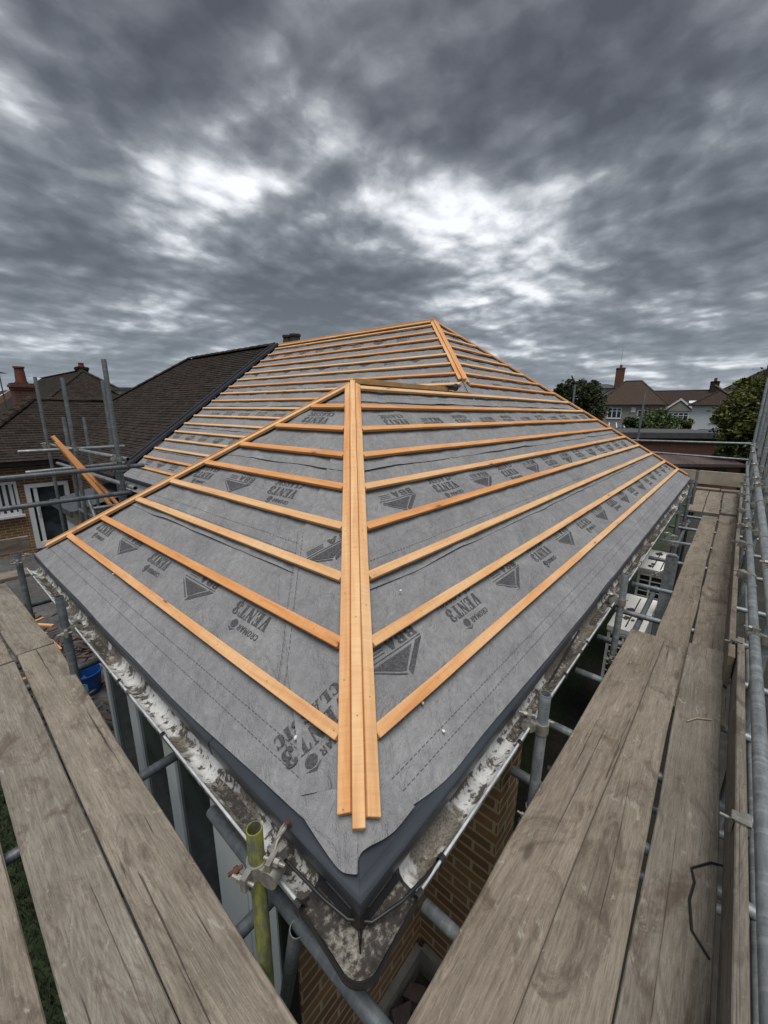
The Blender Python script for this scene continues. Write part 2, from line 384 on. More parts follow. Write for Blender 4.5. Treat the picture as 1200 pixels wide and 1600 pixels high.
n_mid = lump(vm('ADD', P2, tuple(O2))); emb2 = w.math('SUBTRACT', n_mid, lump(vm('ADD', P2, tuple(O2 + SH * .06))))
O3 = V((1.3, 9.1, 2.0))
n_sm = fbm(vm('ADD', P2, tuple(O3)), 9.0, 6, .58)
# where the overcast is thin or thick (direction, width, amount)
thin = None
for (px, py, sg, am) in SKYBLOBS:
    d = (cd + cr * ((px - 600) / FPX) - cu * ((py - 800) / FPX)).normalized()
    dt = vm('DOT_PRODUCT', vm('NORMALIZE', vm('ADD', DIRV, vm('SCALE', warp, sc=.42))), tuple(d))
    g = w.math('MULTIPLY', w.math('EXPONENT', w.math('DIVIDE', w.math('SUBTRACT', dt, 1.0), sg * sg)), am * .74)
    thin = g if thin is None else w.math('ADD', thin, g)
br_ = w.math('ADD', w.math('MULTIPLY', w.math('SUBTRACT', n_big, .5), .60), w.math('MULTIPLY', w.math('SUBTRACT', n_mid, .5), 1.18))
br_ = w.math('ADD', br_, w.math('MULTIPLY', w.math('SUBTRACT', n_sm, .5), .46))
br_ = w.math('ADD', br_, w.math('ADD', w.math('MULTIPLY', emb, .55), w.math('MULTIPLY', emb2, 1.5)))
br_ = w.math('ADD', w.math('ADD', br_, thin), .435)
lum = w.ramp(br_, (.0, (.082, .088, .099)), (.16, (.116, .124, .137)), (.32, (.178, .188, .204)), (.46, (.285, .298, .315)), (.59, (.52, .535, .55)), (.78, (.98, .985, .99)))
hz = w.math('EXPONENT', w.math('MULTIPLY', zz, -6.5))
lum = w.mix(w.math('MULTIPLY', hz, .55), lum, (.40, .45, .51))
clear = w.mix(1.0, sky.outputs[0], (.09, .09, .09), 'MULTIPLY')
lum = w.mix(.94, clear, lum)
SKYGAIN = .55
lum = w.mix(1.0, lum, (SKYGAIN * .98, SKYGAIN, SKYGAIN * 1.03), 'MULTIPLY')
w.link(lum, bg.inputs[0]); bg.inputs[1].default_value = 1.0

sl = bpy.data.lights.new('sun', 'SUN'); sl.energy = 1.5; sl.angle = R_(36); sl.color = (1, .965, .92)
so = bpy.data.objects.new('sun', sl); COL.objects.link(so)
sdir = V((math.cos(SUN_EL) * math.cos(SUN_AZ), math.cos(SUN_EL) * math.sin(SUN_AZ), math.sin(SUN_EL)))
so.rotation_euler = sdir.to_track_quat('Z', 'Y').to_euler()

cam = bpy.data.cameras.new('camera'); co = bpy.data.objects.new('camera', cam); COL.objects.link(co)
cam.sensor_fit = 'AUTO'; cam.sensor_width = 36; cam.lens = FPX / 1600 * 36; cam.clip_start = .02; cam.clip_end = 2000
mt = Matrix((cr, cu, -cd)).transposed().to_4x4(); mt.translation = CAM; co.matrix_world = mt
S.camera = co
S.view_settings.view_transform = 'Standard'; S.view_settings.look = 'None'; S.view_settings.exposure = 1.0; S.view_settings.gamma = 1
S.cycles.max_bounces = 6; S.cycles.use_denoising = True

# ------------------------------------------------------------------ the bungalow being re-roofed
HOUSE = empty('bungalow', (5.0, 4.0, GROUND))
tag(HOUSE, 'bungalow being re-roofed, hipped roof of grey felt under orange battens', 'house')
class Plane:
    def __init__(s, org, u, v): s.o = V(org); s.u = V(u); s.v = V(v); s.n = s.u.cross(s.v).normalized(); s.n = s.n if s.n.z > 0 else -s.n
    def p(s, u, v, h=0.0): return s.o + s.u * u + s.v * v + s.n * h
    def mat(s, u, v, h, phi=0.0):   # text frame: 180 degrees turned lettering (reads from up-slope)
        right = s.v.cross(s.n)       # rightwards for someone looking at the slope
        X = (-right) * math.cos(phi) + s.v * math.sin(phi); Y = s.n.cross(X)
        m = Matrix((X, Y, s.n)).transposed().to_4x4(); m.translation = s.p(u, v, h); return m
PL = Plane((0, 0, 0), (0, 1, 0), (CT, 0, ST))
PR = Plane((0, 0, 0), (1, 0, 0), (0, CT, ST))
PF = Plane((D1, 0, 0), (0, 1, 0), (CT, 0, ST))
PB = Plane((0, W, 0), (1, 0, 0), (0, -CT, ST))
PK = Plane((XF, 0, 0), (0, 1, 0), (-CT, 0, ST))
def sag(u, v, k=0):
    a = noise.noise((u * 1.1 + v * .8, v * 1.5 - u * .35, 4.2)); b = noise.noise((u * .9 - v * 1.2, v * 1.1, 8.8))
    e_ = max(0.0, min(1.0, (v - .10) / .28)); e_ = e_ * e_ * (3 - 2 * e_)
    return e_ * (.0085 * noise.noise((u * 1.9 + k, v * 2.3, k)) + .0035 * noise.noise((u * 5.2, v * 5.7 + k, 3)) + .0085 * max(0, 1 - 10 * abs(a)) ** 1.5 - .005 * max(0, 1 - 10 * abs(b)) - .006)
HB = -.034
VM, VX = W / 2 / CT, YA / CT
def felt(pl, va, vb, ua, ub, k, low=None, lift=.013, name='roof_felt', base=HB):
    mb = MB(); nv = max(3, int((vb - va) / .036)); nu = max(4, int((ub(va) - ua(va)) / .042)); g = []
    for i in range(nv + 1):
        row = []
        for j in range(nu + 1):
            s = i / nv; v = va + (vb - va) * s; u = ua(v) + (ub(v) - ua(v)) * j / nu
            if low:
                v = v + (low(u) - va) * (1 - s); u = min(max(u, ua(v)), ub(v))
            h = base + sag(u, v) + .0018 * (1 - s)
            if i <= 1 and lift:
                h += (lift if i == 0 else lift * .35) * max(.15, .55 + 1.3 * noise.noise((u * 1.7, k * 3.1, 0)))
                if i == 0: v += .012 * noise.noise((u * 2.2, k, 7))
            row.append(pl.p(u, v, h))
        g.append(row)
    for i in range(nv):
        for j in range(nu): mb.face([g[i][j], g[i][j + 1], g[i + 1][j + 1], g[i + 1][j]])
    return mb.build(name, M['felt'], HOUSE, 60)
LAPS = [.05, .81, 1.556, 2.31, 3.06, 3.80, 4.52]
hipc = lambda v: max(0.0, v * CT) - .0
felts = {}
def lowL(u):
    base = .046 + .036 * math.exp(-(u / 1.0) ** 2) + .007 * noise.noise((u * 1.3, 0, 0)); return base + .16 * math.exp(-(u / .15) ** 2)
def lowR(u):
    b = .048 + .036 * math.exp(-(u / 1.0) ** 2) + .006 * noise.noise((u * 2.0, 4, 0)); return b + .16 * math.exp(-(u / .15) ** 2) + (.022 * math.exp(-((u - .26) / .12) ** 2)) - .012 * math.exp(-((u - .55) / .15) ** 2)
for k in range(4):
    va, vb = LAPS[k], min(LAPS[k + 1] + .10, VM)
    if va >= VM: break
    felts['L', k] = felt(PL, va, vb, lambda v: v * CT, lambda v: W - v * CT, k, lowL if k == 0 else None, 0 if k == 0 else .014)
for k in range(6):
    va, vb = LAPS[k], LAPS[k + 1] + .10
    if k == 5: vb = VX
    if k == 0: felts['R', k] = felt(PR, va, vb, lambda v: v * CT, lambda v: XF - v * CT, 10, lowR, 0)
    elif vb < VM: felts['R', k] = felt(PR, va, vb, lambda v: v * CT, lambda v: XF - v * CT, 10 + k)
    elif va < VM:
        felts['R', k] = felt(PR, va, VM, lambda v: v * CT, lambda v: XF - v * CT, 10 + k)
        felt(PR, VM - .01, vb, lambda v: D1 + v * CT, lambda v: XF - v * CT, 17, None, 0)
    else: felts['R', k] = felt(PR, va, vb, lambda v: D1 + v * CT, lambda v: XF - v * CT, 10 + k)
for k in range(6):
    va, vb = LAPS[k], LAPS[k + 1] + .10
    if k == 5: vb = VX
    lo = (lambda v: W - v * CT + .02) if va < VM - .3 else (lambda v: v * CT)
    if va < VM - .3 and vb > VM: vb = VM
    felts['F', k] = felt(PF, va, vb, lo, lambda v: YV, 20 + k, None, 0 if k == 0 else .014)
    if k == 3: felt(PF, VM - .02, 3.08, lambda v: v * CT, lambda v: YV, 29, None, 0)
felt(PB, .06, VM, lambda v: v * CT, lambda v: D1 + v * CT, 30, None, 0)
felt(PK, .06, VX, lambda v: v * CT, lambda v: YV, 31, None, 0)
# strip of felt laid along the near hip, on the left slope
mbs = MB(); n = 26; gs = []
en = math.hypot(1, CT)
for i in range(n + 1):
    s = i / n; v = .26 + (1.95 - .26) * s; wdt = .215 + .155 * min(1, s * 3.2) + .02 * noise.noise((s * 6, 1, 1))
    if s > .5: wdt *= 1 - (s - .5) * 1.3
    row = []
    for j in range(7):
        q = wdt * j / 6; u = v * CT + q / en; vv = v - q * CT / en
        h = HB + .008 + sag(u, vv) + (.006 * max(0, .6 + noise.noise((v * 3, 0, 9))) if j == 6 else 0)
        vv = max(vv, .10)
        row.append(PL.p(u, vv, h))
    gs.append(row)
for i in range(n):
    for j in range(6): mbs.face([gs[i][j], gs[i][j + 1], gs[i + 1][j + 1], gs[i + 1][j]])
STRIP = mbs.build('hip_felt', M['felt'], HOUSE, 60)
# loose tongue of felt lapping over the corner
def smin(a, b, k=.05):
    h = max(0, min(1, .5 + .5 * (b - a) / k)); return b * (1 - h) + a * h - k * h * (1 - h)
edge = [V((.085, .34)), V((.072, .25)), V((.064, .17)), V((.066, .118)), V((.083, .092)), V((.110, .112)), V((.140, .104)), V((.19, .092)), V((.25, .084)), V((.34, .085))]
mbs = MB(); gs = []; ne = 36
for i in range(11):
    s = i / 10; row = []
    for j in range(ne + 1):
        q = j / ne * (len(edge) - 1); k = min(int(q), len(edge) - 2); f = q - k
        P0_, P1_, P2_, P3_ = edge[max(k - 1, 0)], edge[k], edge[k + 1], edge[min(k + 2, len(edge) - 1)]
        e = .5 * ((2 * P1_) + (P2_ - P0_) * f + (2 * P0_ - 5 * P1_ + 4 * P2_ - P3_) * f * f + (3 * P1_ - P0_ - 3 * P2_ + P3_) * f ** 3)
        c_ = V((.31, .31)).lerp(e, s); zz_ = smin(c_.x, c_.y, .02) * TT - .034 + sag(c_.y if c_.x < c_.y else c_.x, .1) * .5 * (1 - s)
        curl = s ** 6 * (.006 + .010 * math.sin(j * .55) * math.exp(-((j - 17) / 9) ** 2) - .014 * math.exp(-((j - 16.5) / 3.0) ** 2))
        row.append(V((c_.x, c_.y, zz_ + curl)))
    gs.append(row)
for i in range(10):
    for j in range(ne): mbs.face([gs[i][j], gs[i][j + 1], gs[i + 1][j + 1], gs[i + 1][j]])
mbs.build('felt_tongue', M['felt'], HOUSE, 60)

# ---- printing on the felt
GL = {
 'V': (.66, [[(0,1),(.34,1),(.34,.93),(.28,.93),(.38,.3),(.48,.93),(.42,.93),(.42,1),(.66,1),(.66,.93),(.6,.93),(.42,0),(.24,0),(.06,.93),(0,.93)]]),
 'E': (.6, [[(0,0),(.58,0),(.6,.3),(.54,.3),(.46,.07),(.32,.07),(.32,.47),(.4,.47),(.43,.36),(.47,.36),(.47,.66),(.43,.66),(.4,.54),(.32,.54),(.32,.93),(.45,.93),(.52,.74),(.58,.74),(.56,1),(0,1),(0,.93),(.07,.93),(.07,.07),(0,.07)]]),
 'N': (.67, [[(0,0),(.24,0),(.24,.07),(.16,.07),(.16,.72),(.47,0),(.6,0),(.6,.93),(.67,.93),(.67,1),(.44,1),(.44,.93),(.52,.93),(.52,.4),(.27,1),(0,1),(0,.93),(.08,.93),(.08,.07),(0,.07)]]),
 'T': (.62, [[(.14,0),(.48,0),(.48,.07),(.42,.07),(.42,.93),(.5,.93),(.56,.7),(.62,.7),(.6,1),(.02,1),(0,.7),(.06,.7),(.12,.93),(.2,.93),(.2,.07),(.14,.07)]]),
 '3': (.6, [[(0,.25),(.02,.1),(.12,0),(.35,0),(.52,.08),(.58,.25),(.55,.42),(.42,.52),(.53,.6),(.56,.78),(.48,.94),(.32,1),(.14,1),(.03,.9),(.01,.76),(.1,.7),(.2,.75),(.18,.88),(.25,.93),(.33,.88),(.35,.75),(.32,.6),(.2,.55),(.2,.49),(.33,.45),(.37,.28),(.34,.12),(.25,.07),(.18,.12),(.22,.25),(.15,.33),(.05,.32)]]),
 'C': (.57, [[(.55,.98),(.55,.7),(.49,.7),(.44,.88),(.34,.93),(.27,.85),(.25,.5),(.27,.15),(.35,.07),(.45,.12),(.5,.3),(.56,.3),(.52,.08),(.36,0),(.15,.05),(.03,.25),(0,.5),(.03,.75),(.15,.95),(.32,1),(.46,.95),(.5,.98)]]),
 'L': (.6, [[(0,0),(.56,0),(.6,.34),(.54,.34),(.46,.07),(.32,.07),(.32,.93),(.4,.93),(.4,1),(0,1),(0,.93),(.07,.93),(.07,.07),(0,.07)]]),
 'A': (.66, [[(0,0),(.24,0),(.24,.07),(.17,.07),(.2,.25),(.36,.25),(.38,.07),(.31,.07),(.31,0),(.66,0),(.66,.07),(.6,.07),(.42,1),(.26,1),(.07,.07),(0,.07)],[(.22,.33),(.34,.33),(.28,.68)]]),
 'S': (.54, [[(.03,.3),(.03,.02),(.08,.02),(.12,.06),(.28,0),(.46,.06),(.54,.24),(.48,.42),(.2,.66),(.17,.82),(.26,.93),(.38,.88),(.44,.7),(.5,.7),(.5,.98),(.46,.98),(.42,.94),(.28,1),(.1,.94),(.02,.76),(.07,.6),(.36,.34),(.38,.18),(.28,.07),(.15,.12),(.09,.3)]]),
 'I': (.38, [[(0,0),(.38,0),(.38,.07),(.31,.07),(.31,.93),(.38,.93),(.38,1),(0,1),(0,.93),(.07,.93),(.07,.07),(0,.07)]]),
 'B': (.6, [[(0,0),(.42,0),(.56,.1),(.6,.28),(.54,.46),(.44,.52),(.54,.6),(.57,.76),(.52,.92),(.4,1),(0,1)],[(.2,.13),(.36,.13),(.41,.28),(.36,.43),(.2,.43)],[(.2,.59),(.34,.59),(.38,.73),(.34,.87),(.2,.87)]]),
 'a': (.66, [[(0,0),(.2,0),(.25,.2),(.42,.2),(.47,0),(.67,0),(.44,1),(.23,1)],[(.28,.34),(.39,.34),(.335,.7)]]),
 'R': (.6, [[(0,0),(.16,0),(.16,.4),(.26,.4),(.42,0),(.6,0),(.42,.43),(.54,.55),(.56,.75),(.5,.93),(.38,1),(0,1)],[(.16,.54),(.32,.54),(.39,.7),(.32,.86),(.16,.86)]]),
 'O': (.62, [[(.31,0),(.12,.06),(.02,.25),(0,.5),(.02,.75),(.12,.94),(.31,1),(.5,.94),(.6,.75),(.62,.5),(.6,.25),(.5,.06)],[(.31,.13),(.2,.2),(.15,.5),(.2,.8),(.31,.87),(.42,.8),(.47,.5),(.42,.2)]]),
 'M': (.75, [[(0,0),(.15,0),(.15,.7),(.33,.2),(.42,.2),(.6,.7),(.6,0),(.75,0),(.75,1),(.54,1),(.375,.5),(.21,1),(0,1)]]),
 'c': (.56, [[(.56,.3),(.48,.07),(.31,0),(.12,.06),(.02,.25),(0,.5),(.02,.75),(.12,.94),(.31,1),(.48,.93),(.56,.7),(.41,.68),(.31,.87),(.2,.8),(.15,.5),(.2,.2),(.31,.13),(.41,.32)]]),
}
def glyphs(mb, txt, x0, y0, wid, hgt, gap=.09, ell=None):
    tot = sum(GL[c][0] for c in txt) + gap * (len(txt) - 1); sx = wid / tot; x = x0
    for c in txt:
        loops = [[V((x + px * sx, y0 + py * hgt, 0)) for px, py in lp] for lp in GL[c][1]]
        flat_ = [p for lp in loops for p in lp]
        for tri in tessellate_polygon(loops):
            a, b, d = (flat_[i] for i in tri)
            if abs((b - a).cross(d - a).z) > 1e-9: mb.face([a, b, d] if (b - a).cross(d - a).z > 0 else [a, d, b])
        x += (GL[c][0] + gap) * sx
def poly(mb, pts): mb.face([(x, y, 0) for x, y in pts])
def disc(mb, cx, cy, rx, ry, n=14): poly(mb, [(cx + rx * math.cos(k * 2 * math.pi / n), cy + ry * math.sin(k * 2 * math.pi / n)) for k in range(n)])
pm = MB()
glyphs(pm, 'VENT3', -.15, -.035, .30, .072); glyphs(pm, 'CLASSIC', -.15, -.103, .30, .05)
glyphs(pm, 'cROMaR', -.14, .062, .165, .030, .14)
disc(pm, .064, .072, .026, .022); poly(pm, [(.03, .092), (.06, .1), (.098, .092), (.062, .112)])
poly(pm, [(.115, -.05), (.119, -.05), (.119, .02), (.115, .02)])
LETTER = pm.mesh('printed_lettering', False); LETTER.materials.append(M['print'])
pm = MB()
poly(pm, [(-.178, 0), (-.128, 0), (.002, .083), (.002, .112)])
poly(pm, [(-.10, .004), (.165, .004), (.014, .083)])
poly(pm, [(.018, .091), (.165, .012), (.172, .014), (.018, .1)])
poly(pm, [(-.178, -.012), (.178, -.012), (.178, -.008), (-.178, -.008)])
glyphs(pm, 'BBa', -.165, -.066, .19, .046, .12)
for q in range(3): poly(pm, [(.05, -.030 - q * .013), (.15, -.030 - q * .013), (.15, -.026 - q * .013), (.05, -.026 - q * .013)])
TRI = pm.mesh('printed_emblem', False); TRI.materials.append(M['print'])
def fine(me):
    bm = bmesh.new(); bm.from_mesh(me); bmesh.ops.remove_doubles(bm, verts=bm.verts, dist=1e-6)
    for _ in range(4):
        es = [e for e in bm.edges if e.calc_length() > .045]
        if not es: break
        bmesh.ops.subdivide_edges(bm, edges=es, cuts=1)
    bmesh.ops.triangulate(bm, faces=bm.faces); bm.to_mesh(me); bm.free()
fine(LETTER); fine(TRI)
def stamp(par, pl, u, v, which, phi=0.0, h=.0030):
    src = LETTER if which else TRI; me = src.copy(); m_ = pl.mat(u, v, 0, phi)
    for q_ in me.vertices:
        w_ = m_ @ q_.co - pl.o; uu, vv = w_.dot(pl.u), w_.dot(pl.v); q_.co = pl.p(uu, vv, HB + sag(uu, vv) + h)
    return link('printed_lettering' if which else 'printed_emblem', me, None, par)
SP = .5555
for k in range(6):
    v = .52 + .757 * k
    for j in range(-1, 19):
        u = .68 + SP * j + (.45 if k % 2 else (.33 if k == 2 else 0)) - (0 if k < 2 else .25 * k)
        if k == 1: u = .905 + SP * (j)
        left = v * CT if v + .1 < VM else D1 + v * CT
        if u - .2 < left - .02 or u + .2 > XF - v * CT - .12: continue
        if ('R', k) in felts: stamp(felts['R', k], PR, u, v + .012 * rng.uniform(-1, 1), (j + (1 if k == 1 else 0)) % 2)
for k in range(3):
    v = .525 + .768 * k
    for j in range(-1, 8):
        u = (.615 + SP * j) if k == 0 else ((1.737 - SP + SP * j) if k == 1 else (1.0 + SP * j))
        if u - .19 < v * CT + (.34 if k < 2 else .12) or u + .19 > W - v * CT - .05: continue
        wh = (j + 1) % 2 if k == 0 else ((j + 1) % 2 if k == 1 else j % 2)
        stamp(felts['L', k], PL, u, v, 1 - wh if k == 0 else 1 - wh)
for k in range(6):
    v = .52 + .757 * k; n_ = 0
    for j in range(0, 16):
        u = (W - v * CT if v < VM else v * CT) + .45 + SP * j + .17 * (k % 3)
        if u + .2 > YV: continue
        stamp(felts['F', k], PF, u, v, (j + k) % 2)
stamp(STRIP, PL, .462, .300, 1, R_(-72), .0110)
stamp(STRIP, PL, 1.0, 1.02, 0, R_(-52), .0110)
def dashes(par, pl, v0, ua, ub, h=HB + .0040):
    mb = MB(); u = ua
    while u < ub:
        L_ = .016
        mb.face([pl.p(u, v0, h + sag(u, v0)), pl.p(u + L_, v0, h + sag(u, v0)), pl.p(u + L_, v0 + .0024, h + sag(u, v0)), pl.p(u, v0 + .0024, h + sag(u, v0))]); u += .025
    mb.build('printed_line', M['print'], par, merge=False)
for k in range(4):
    for dv in (.092, .140):
        v = LAPS[k] + dv
        if ('R', k) in felts: dashes(felts['R', k], PR, v, v * CT + .1, XF - v * CT - .1)
for k in range(3):
    for dv in (.105, .165):
        v = LAPS[k] + dv; dashes(felts['L', k], PL, v, v * CT + (.30 if k < 2 else .1), W - v * CT - .1)
        dashes(felts['F', k], PF, v, W - v * CT + .1, YV - .1)
# dashes running along the strip on the hip
mb = MB()
for q in (.33, .365):
    v = .55
    while v < 1.25:
        for (va, vb) in ((v, v + .014),):
            def P(vv, qq): return PL.p(vv * CT + qq / en, vv - qq * CT / en, HB + .0135 + sag(vv * CT, vv))
            mb.face([P(va, q), P(vb, q), P(vb, q + .003), P(va, q + .003)])
        v += .023
mb.build('printed_line', M['print'], STRIP, merge=False)

# ---- battens
def bat(pl, u0_, v0_, u1_, v1_, h=0.0, w_=.046, name='roof_batten', up=None, d=.024):
    return beam(name, pl.p(u0_, v0_, h), pl.p(u1_, v1_, h), w_, d, M['batten'], HOUSE, up or pl.n, .002, .004, 6)
OFF = .073 * en
for i in range(8):
    v = G0 + GA * i
    bat(PL, v * CT + OFF, v, W - v * CT - OFF, v + .004 * rng.uniform(-1, 1), .001 * i % .002)
for i in range(16):
    v = G0 + GA * i
    a = (v * CT if v < VM else D1 + v * CT) + OFF; b = XF - v * CT - OFF * .9
    if b - a > 4.0:
        m_ = a + 2.4 + (i * 1.37) % (min(4.6, b - a) - 2.4 - .6 if b - a > 4.2 else 1)
        dv = .006 * rng.uniform(-1, 1)
        bat(PR, a, v, m_, v + dv); bat(PR, m_ + .004, v + dv, b, v + .005 * rng.uniform(-1, 1))
    else: bat(PR, a, v, b, v)
for i in range(17):
    v = G0 + GA * i
    a = (W - v * CT + .10) if v < VM else v * CT + OFF
    bat(PF, a, v + .004 * rng.uniform(-1, 1), YV - .06, v + .004 * rng.uniform(-1, 1))
def hipside(pl, a, s, d, va, vb, q=.050, w_=.044, h=.003, off=.0):
    pv = V((d, -s * CT * d)) / en * q
    f = lambda v: (a + s * v * CT + pv.x, v + pv.y)
    (u1, v1), (u2, v2) = f(va), f(vb)
    bat(pl, u1, v1, u2, v2, h, w_, 'hip_batten')
def hipmid(A, B, up, w_=.039, lift=.003, d=.040):
    A = V(A); B = V(B); n_ = V(up).normalized()
    return beam('hip_batten', A + n_ * lift, B + n_ * lift, w_, d, M['batten'], HOUSE, up, .002, .003, 5)
UPC = (-ST, -ST, 2 * CT)
hipside(PL, 0, 1, 1, .20, VM - .02); hipside(PR, 0, 1, 1, .19, VM - .02)
hipmid((.135, .135, .135 * TT), (W / 2, W / 2, W / 2 * TT), UPC)
hipside(PL, W, -1, -1, .19, VM - .03); hipmid((.13, W - .13, .13 * TT), (W / 2 - .02, W / 2 + .02, (W / 2 - .02) * TT), (-ST, ST, 2 * CT))
vlow = (YA - 1.62) / CT
hipside(PF, 0, 1, 1, 2.33 / CT, VX - .03); hipside(PR, D1, 1, 1, 2.27 / CT, VX - .03)
hipmid((D1 + 2.30, 2.30, 2.30 * TT), (XR, YA, YA * TT), UPC)
hipside(PR, XF, -1, -1, .17, VX - .03); hipmid((XF - .12, .12, .12 * TT), (XR, YA, YA * TT), (ST, -ST, 2 * CT))
bat(PF, YA + .06, VX - .04, YV - .05, VX - .04, .004, .05, 'ridge_batten')
beam('ridge_board', (XR, YA - .02, YA * TT + .022), (XR, YV - .06, YA * TT + .022), .05, .06, M['batten'], HOUSE, bev=.002, warp=.004, seg=5)
beam('ridge_board', (W / 2 + .03, W / 2, W / 2 * TT + .018), (3.60, W / 2 - .0, W / 2 * TT + .014), .045, .045, M['greenwood'], HOUSE, bev=.002, warp=.004, seg=4)
beam('ridge_board', (W / 2 + .03, W / 2 + .05, W / 2 * TT - .014), (4.2, W / 2 + .05, W / 2 * TT - .014), .045, .03, M['greenwood'], HOUSE, bev=.002)
# black end cap where the small ridge meets the main hip
mb = MB(); e0 = V((3.70, W / 2 - .03, W / 2 * TT + .02))
mb.cyl(e0 + V((-.12, .02, -.01)), e0 + V((.02, .0, .0)), .024, 12, .036); mb.cyl(e0 + V((.02, .0, .0)), e0 + V((.035, -.004, .0)), .042, 12)
mb.face([e0 + V((-.30, .05, -.005)), e0 + V((-.05, -.05, .01)), e0 + V((-.02, .07, .012))])
mb.build('ridge_end_cap', M['tray'], HOUSE, 40)

# ------------------------------------------------------------------ eaves: tray, gutter, fascia, walls
def epoint(side, s, o, z): return V((-o, s, z)) if side == 'L' else V((s, -o, z))
def sweep(mb, side, s0, s1, prof, step=.12, mitre=False, wob=0.0, jit=0):
    n = max(1, int(abs(s1 - s0) / step)); rows = []
    for i in range(n + 1):
        s = s0 + (s1 - s0) * i / n
        rows.append([epoint(side, (-o if (mitre and i == 0) else s), o + wob * noise.noise((s * 1.3, jit, 0)), z + wob * noise.noise((s * 1.1, jit, 5))) for o, z in prof])
    for a, b in zip(rows, rows[1:]):
        for k in range(len(prof) - 1): mb.face([a[k], a[k + 1], b[k + 1], b[k]])
    for r in (rows[0], rows[-1]): pass
TRAY = [(-.17, .17 * TT - .063), (-.108, .020), (-.085, .0055), (-.083, .0085), (-.066, -.005), (-.060, -.006), (-.053, -.012), (-.051, -.022), (-.062, -.080), (-.070, -.083)]
def tray(side, s0, s1, i, mitre=False):
    mb = MB(); e = .0022 * (i % 2); sweep(mb, side, s0, s1, [(o + e, z + e) for o, z in TRAY], .2, mitre, .002, i * 3.7)
    mb.build('eaves_tray', M['tray'], HOUSE, 35)
ls = [.062, .93, 2.35, 3.6, W - .06]
for i in range(4): tray('L', ls[i] - (.05 if i else 0), ls[i + 1], i, i == 0)
rs_ = [.062, 1.20, 2.62, 4.05, 5.5, 6.95, 8.4, XF - .06]
for i in range(7): tray('R', rs_[i] - (.05 if i else 0), rs_[i + 1], i + 1, i == 0)
mb = MB(); sweepF = [(D1 + (-o) , z) for o, z in TRAY]
for (a, b), (c, d) in zip(sweepF, sweepF[1:]): mb.face([(a, W + .05, b), (c, W + .05, d), (c, YV, d), (a, YV, b)])
mb.build('eaves_tray', M['tray'], HOUSE, 35)
mb = MB(); mb.box((.060, .060, -.135), (.095, .095, -.02)); mb.build('corner_gap_shade', M['black'], HOUSE)  # added black block, its colour stands for the shade inside the open tray gap
GUT = [(-.104, -.088), (-.088, -.089), (-.084, -.112), (-.078, -.116), (-.074, -.140), (-.062, -.158), (-.045, -.165), (-.026, -.162), (-.008, -.150), (.002, -.136), (.006, -.128)]
GUTO = [(.011, -.127), (.007, -.160), (-.012, -.185), (-.045, -.192), (-.070, -.180), (-.104, -.130)]
def gut(side, s0, s1, i):
    mb = MB(); sweep(mb, side, s0, s1, GUT + GUTO, .12, False, .0025, i * 5.1)
    return mb.build('gutter', M['gutter'], HOUSE, 50)
lg = [.235, 1.62, 2.9, W - .02]; rg = [.235, 1.9, 3.75, 5.6, 7.4, XF - .05]
gl = []
for i in range(3): gl.append(('L', lg[i], lg[i + 1], gut('L', lg[i], lg[i + 1] - .006, 0)))
for i in range(5): gl.append(('R', rg[i], rg[i + 1], gut('R', rg[i], rg[i + 1] - .006, 0)))
for side, a, b, g in gl:
    mb = MB(); sweep(mb, side, a + .02, b - .03, [(.0035, -.1275), (.0055, -.1235), (.0095, -.1225), (.0130, -.1255), (.0125, -.131)], .12, False, .0025, 0)
    mb.build('gutter_lip', M['lip'], g, 60)
    s = a + .12
    while s < b - .05:
        mb = MB(); sweep(mb, side, s, s + .022, [(-.008, -.146), (-.002, -.119), (.008, -.1165), (.017, -.121), (.018, -.145), (.004, -.180)], .1)
        mb.build('gutter_bracket', M['black'], g, 30); s += .62 if side == 'R' else .83
# silt lying in the gutter
for side, a, b, sd in (('R', .95, 2.2, 1), ('R', 2.3, 6.9, 2), ('L', .5, .9, 3), ('L', 2.0, 2.45, 4), ('L', 3.0, 3.9, 5)):
    mb = MB(); n = int((b - a) / .03); rows = []
    for i in range(n + 1):
        s = a + (b - a) * i / n; row = []
        ends = min(1, i / 4, (n - i) / 4)
        for j in range(7):
            o = -.060 + (.042 + .012 * noise.noise((s * 3, sd, 1))) * j / 6; z = -.1665 + (.010 + .010 * noise.noise((s * 6, o * 40, sd))) * ends - .012 * (1 - ends) + .010 * abs(j - 3) / 3
            row.append(epoint(side, s, o, z))
        rows.append(row)
    for p, q in zip(rows, rows[1:]):
        for k in range(6): mb.face([p[k], p[k + 1], q[k + 1], q[k]])
    mb.build('gutter_silt', M['mud'], HOUSE, 60)
# rounded corner piece
mb = MB(); rows = []
CP = [(-.075, -.118), (-.060, -.142), (-.045, -.158), (-.010, -.162), (.012, -.158), (.022, -.142), (.026, -.128), (.029, -.125), (.032, -.129), (.029, -.160), (.012, -.178), (-.06, -.185)]
def corner_rows(prof):
    out = []
    pts = [('L', .235), ('L', .13), ('L', .07)] + [('A', k) for k in range(9)] + [('R', .07), ('R', .13), ('R', .235)]
    for t_, k in pts:
        row = []
        for o, z in prof:
            if t_ == 'A':
                a = math.pi + (math.pi / 2) * k / 8; cc = .034; rr = max(.003, cc + o + .004); row.append(V((cc + rr * math.cos(a), cc + rr * math.sin(a), z)))
            else: row.append(epoint(t_, k, min(o, .010) if k > .2 else (o * (.75 if k > .1 else 1) if o > 0 else o), z))
        out.append(row)
    return out
rows = corner_rows(CP)
for a, b in zip(rows, rows[1:]):
    for k in range(len(CP) - 1): mb.face([a[k], a[k + 1], b[k + 1], b[k]])
CORNER = mb.build('gutter_corner', M['black'], HOUSE, 50)
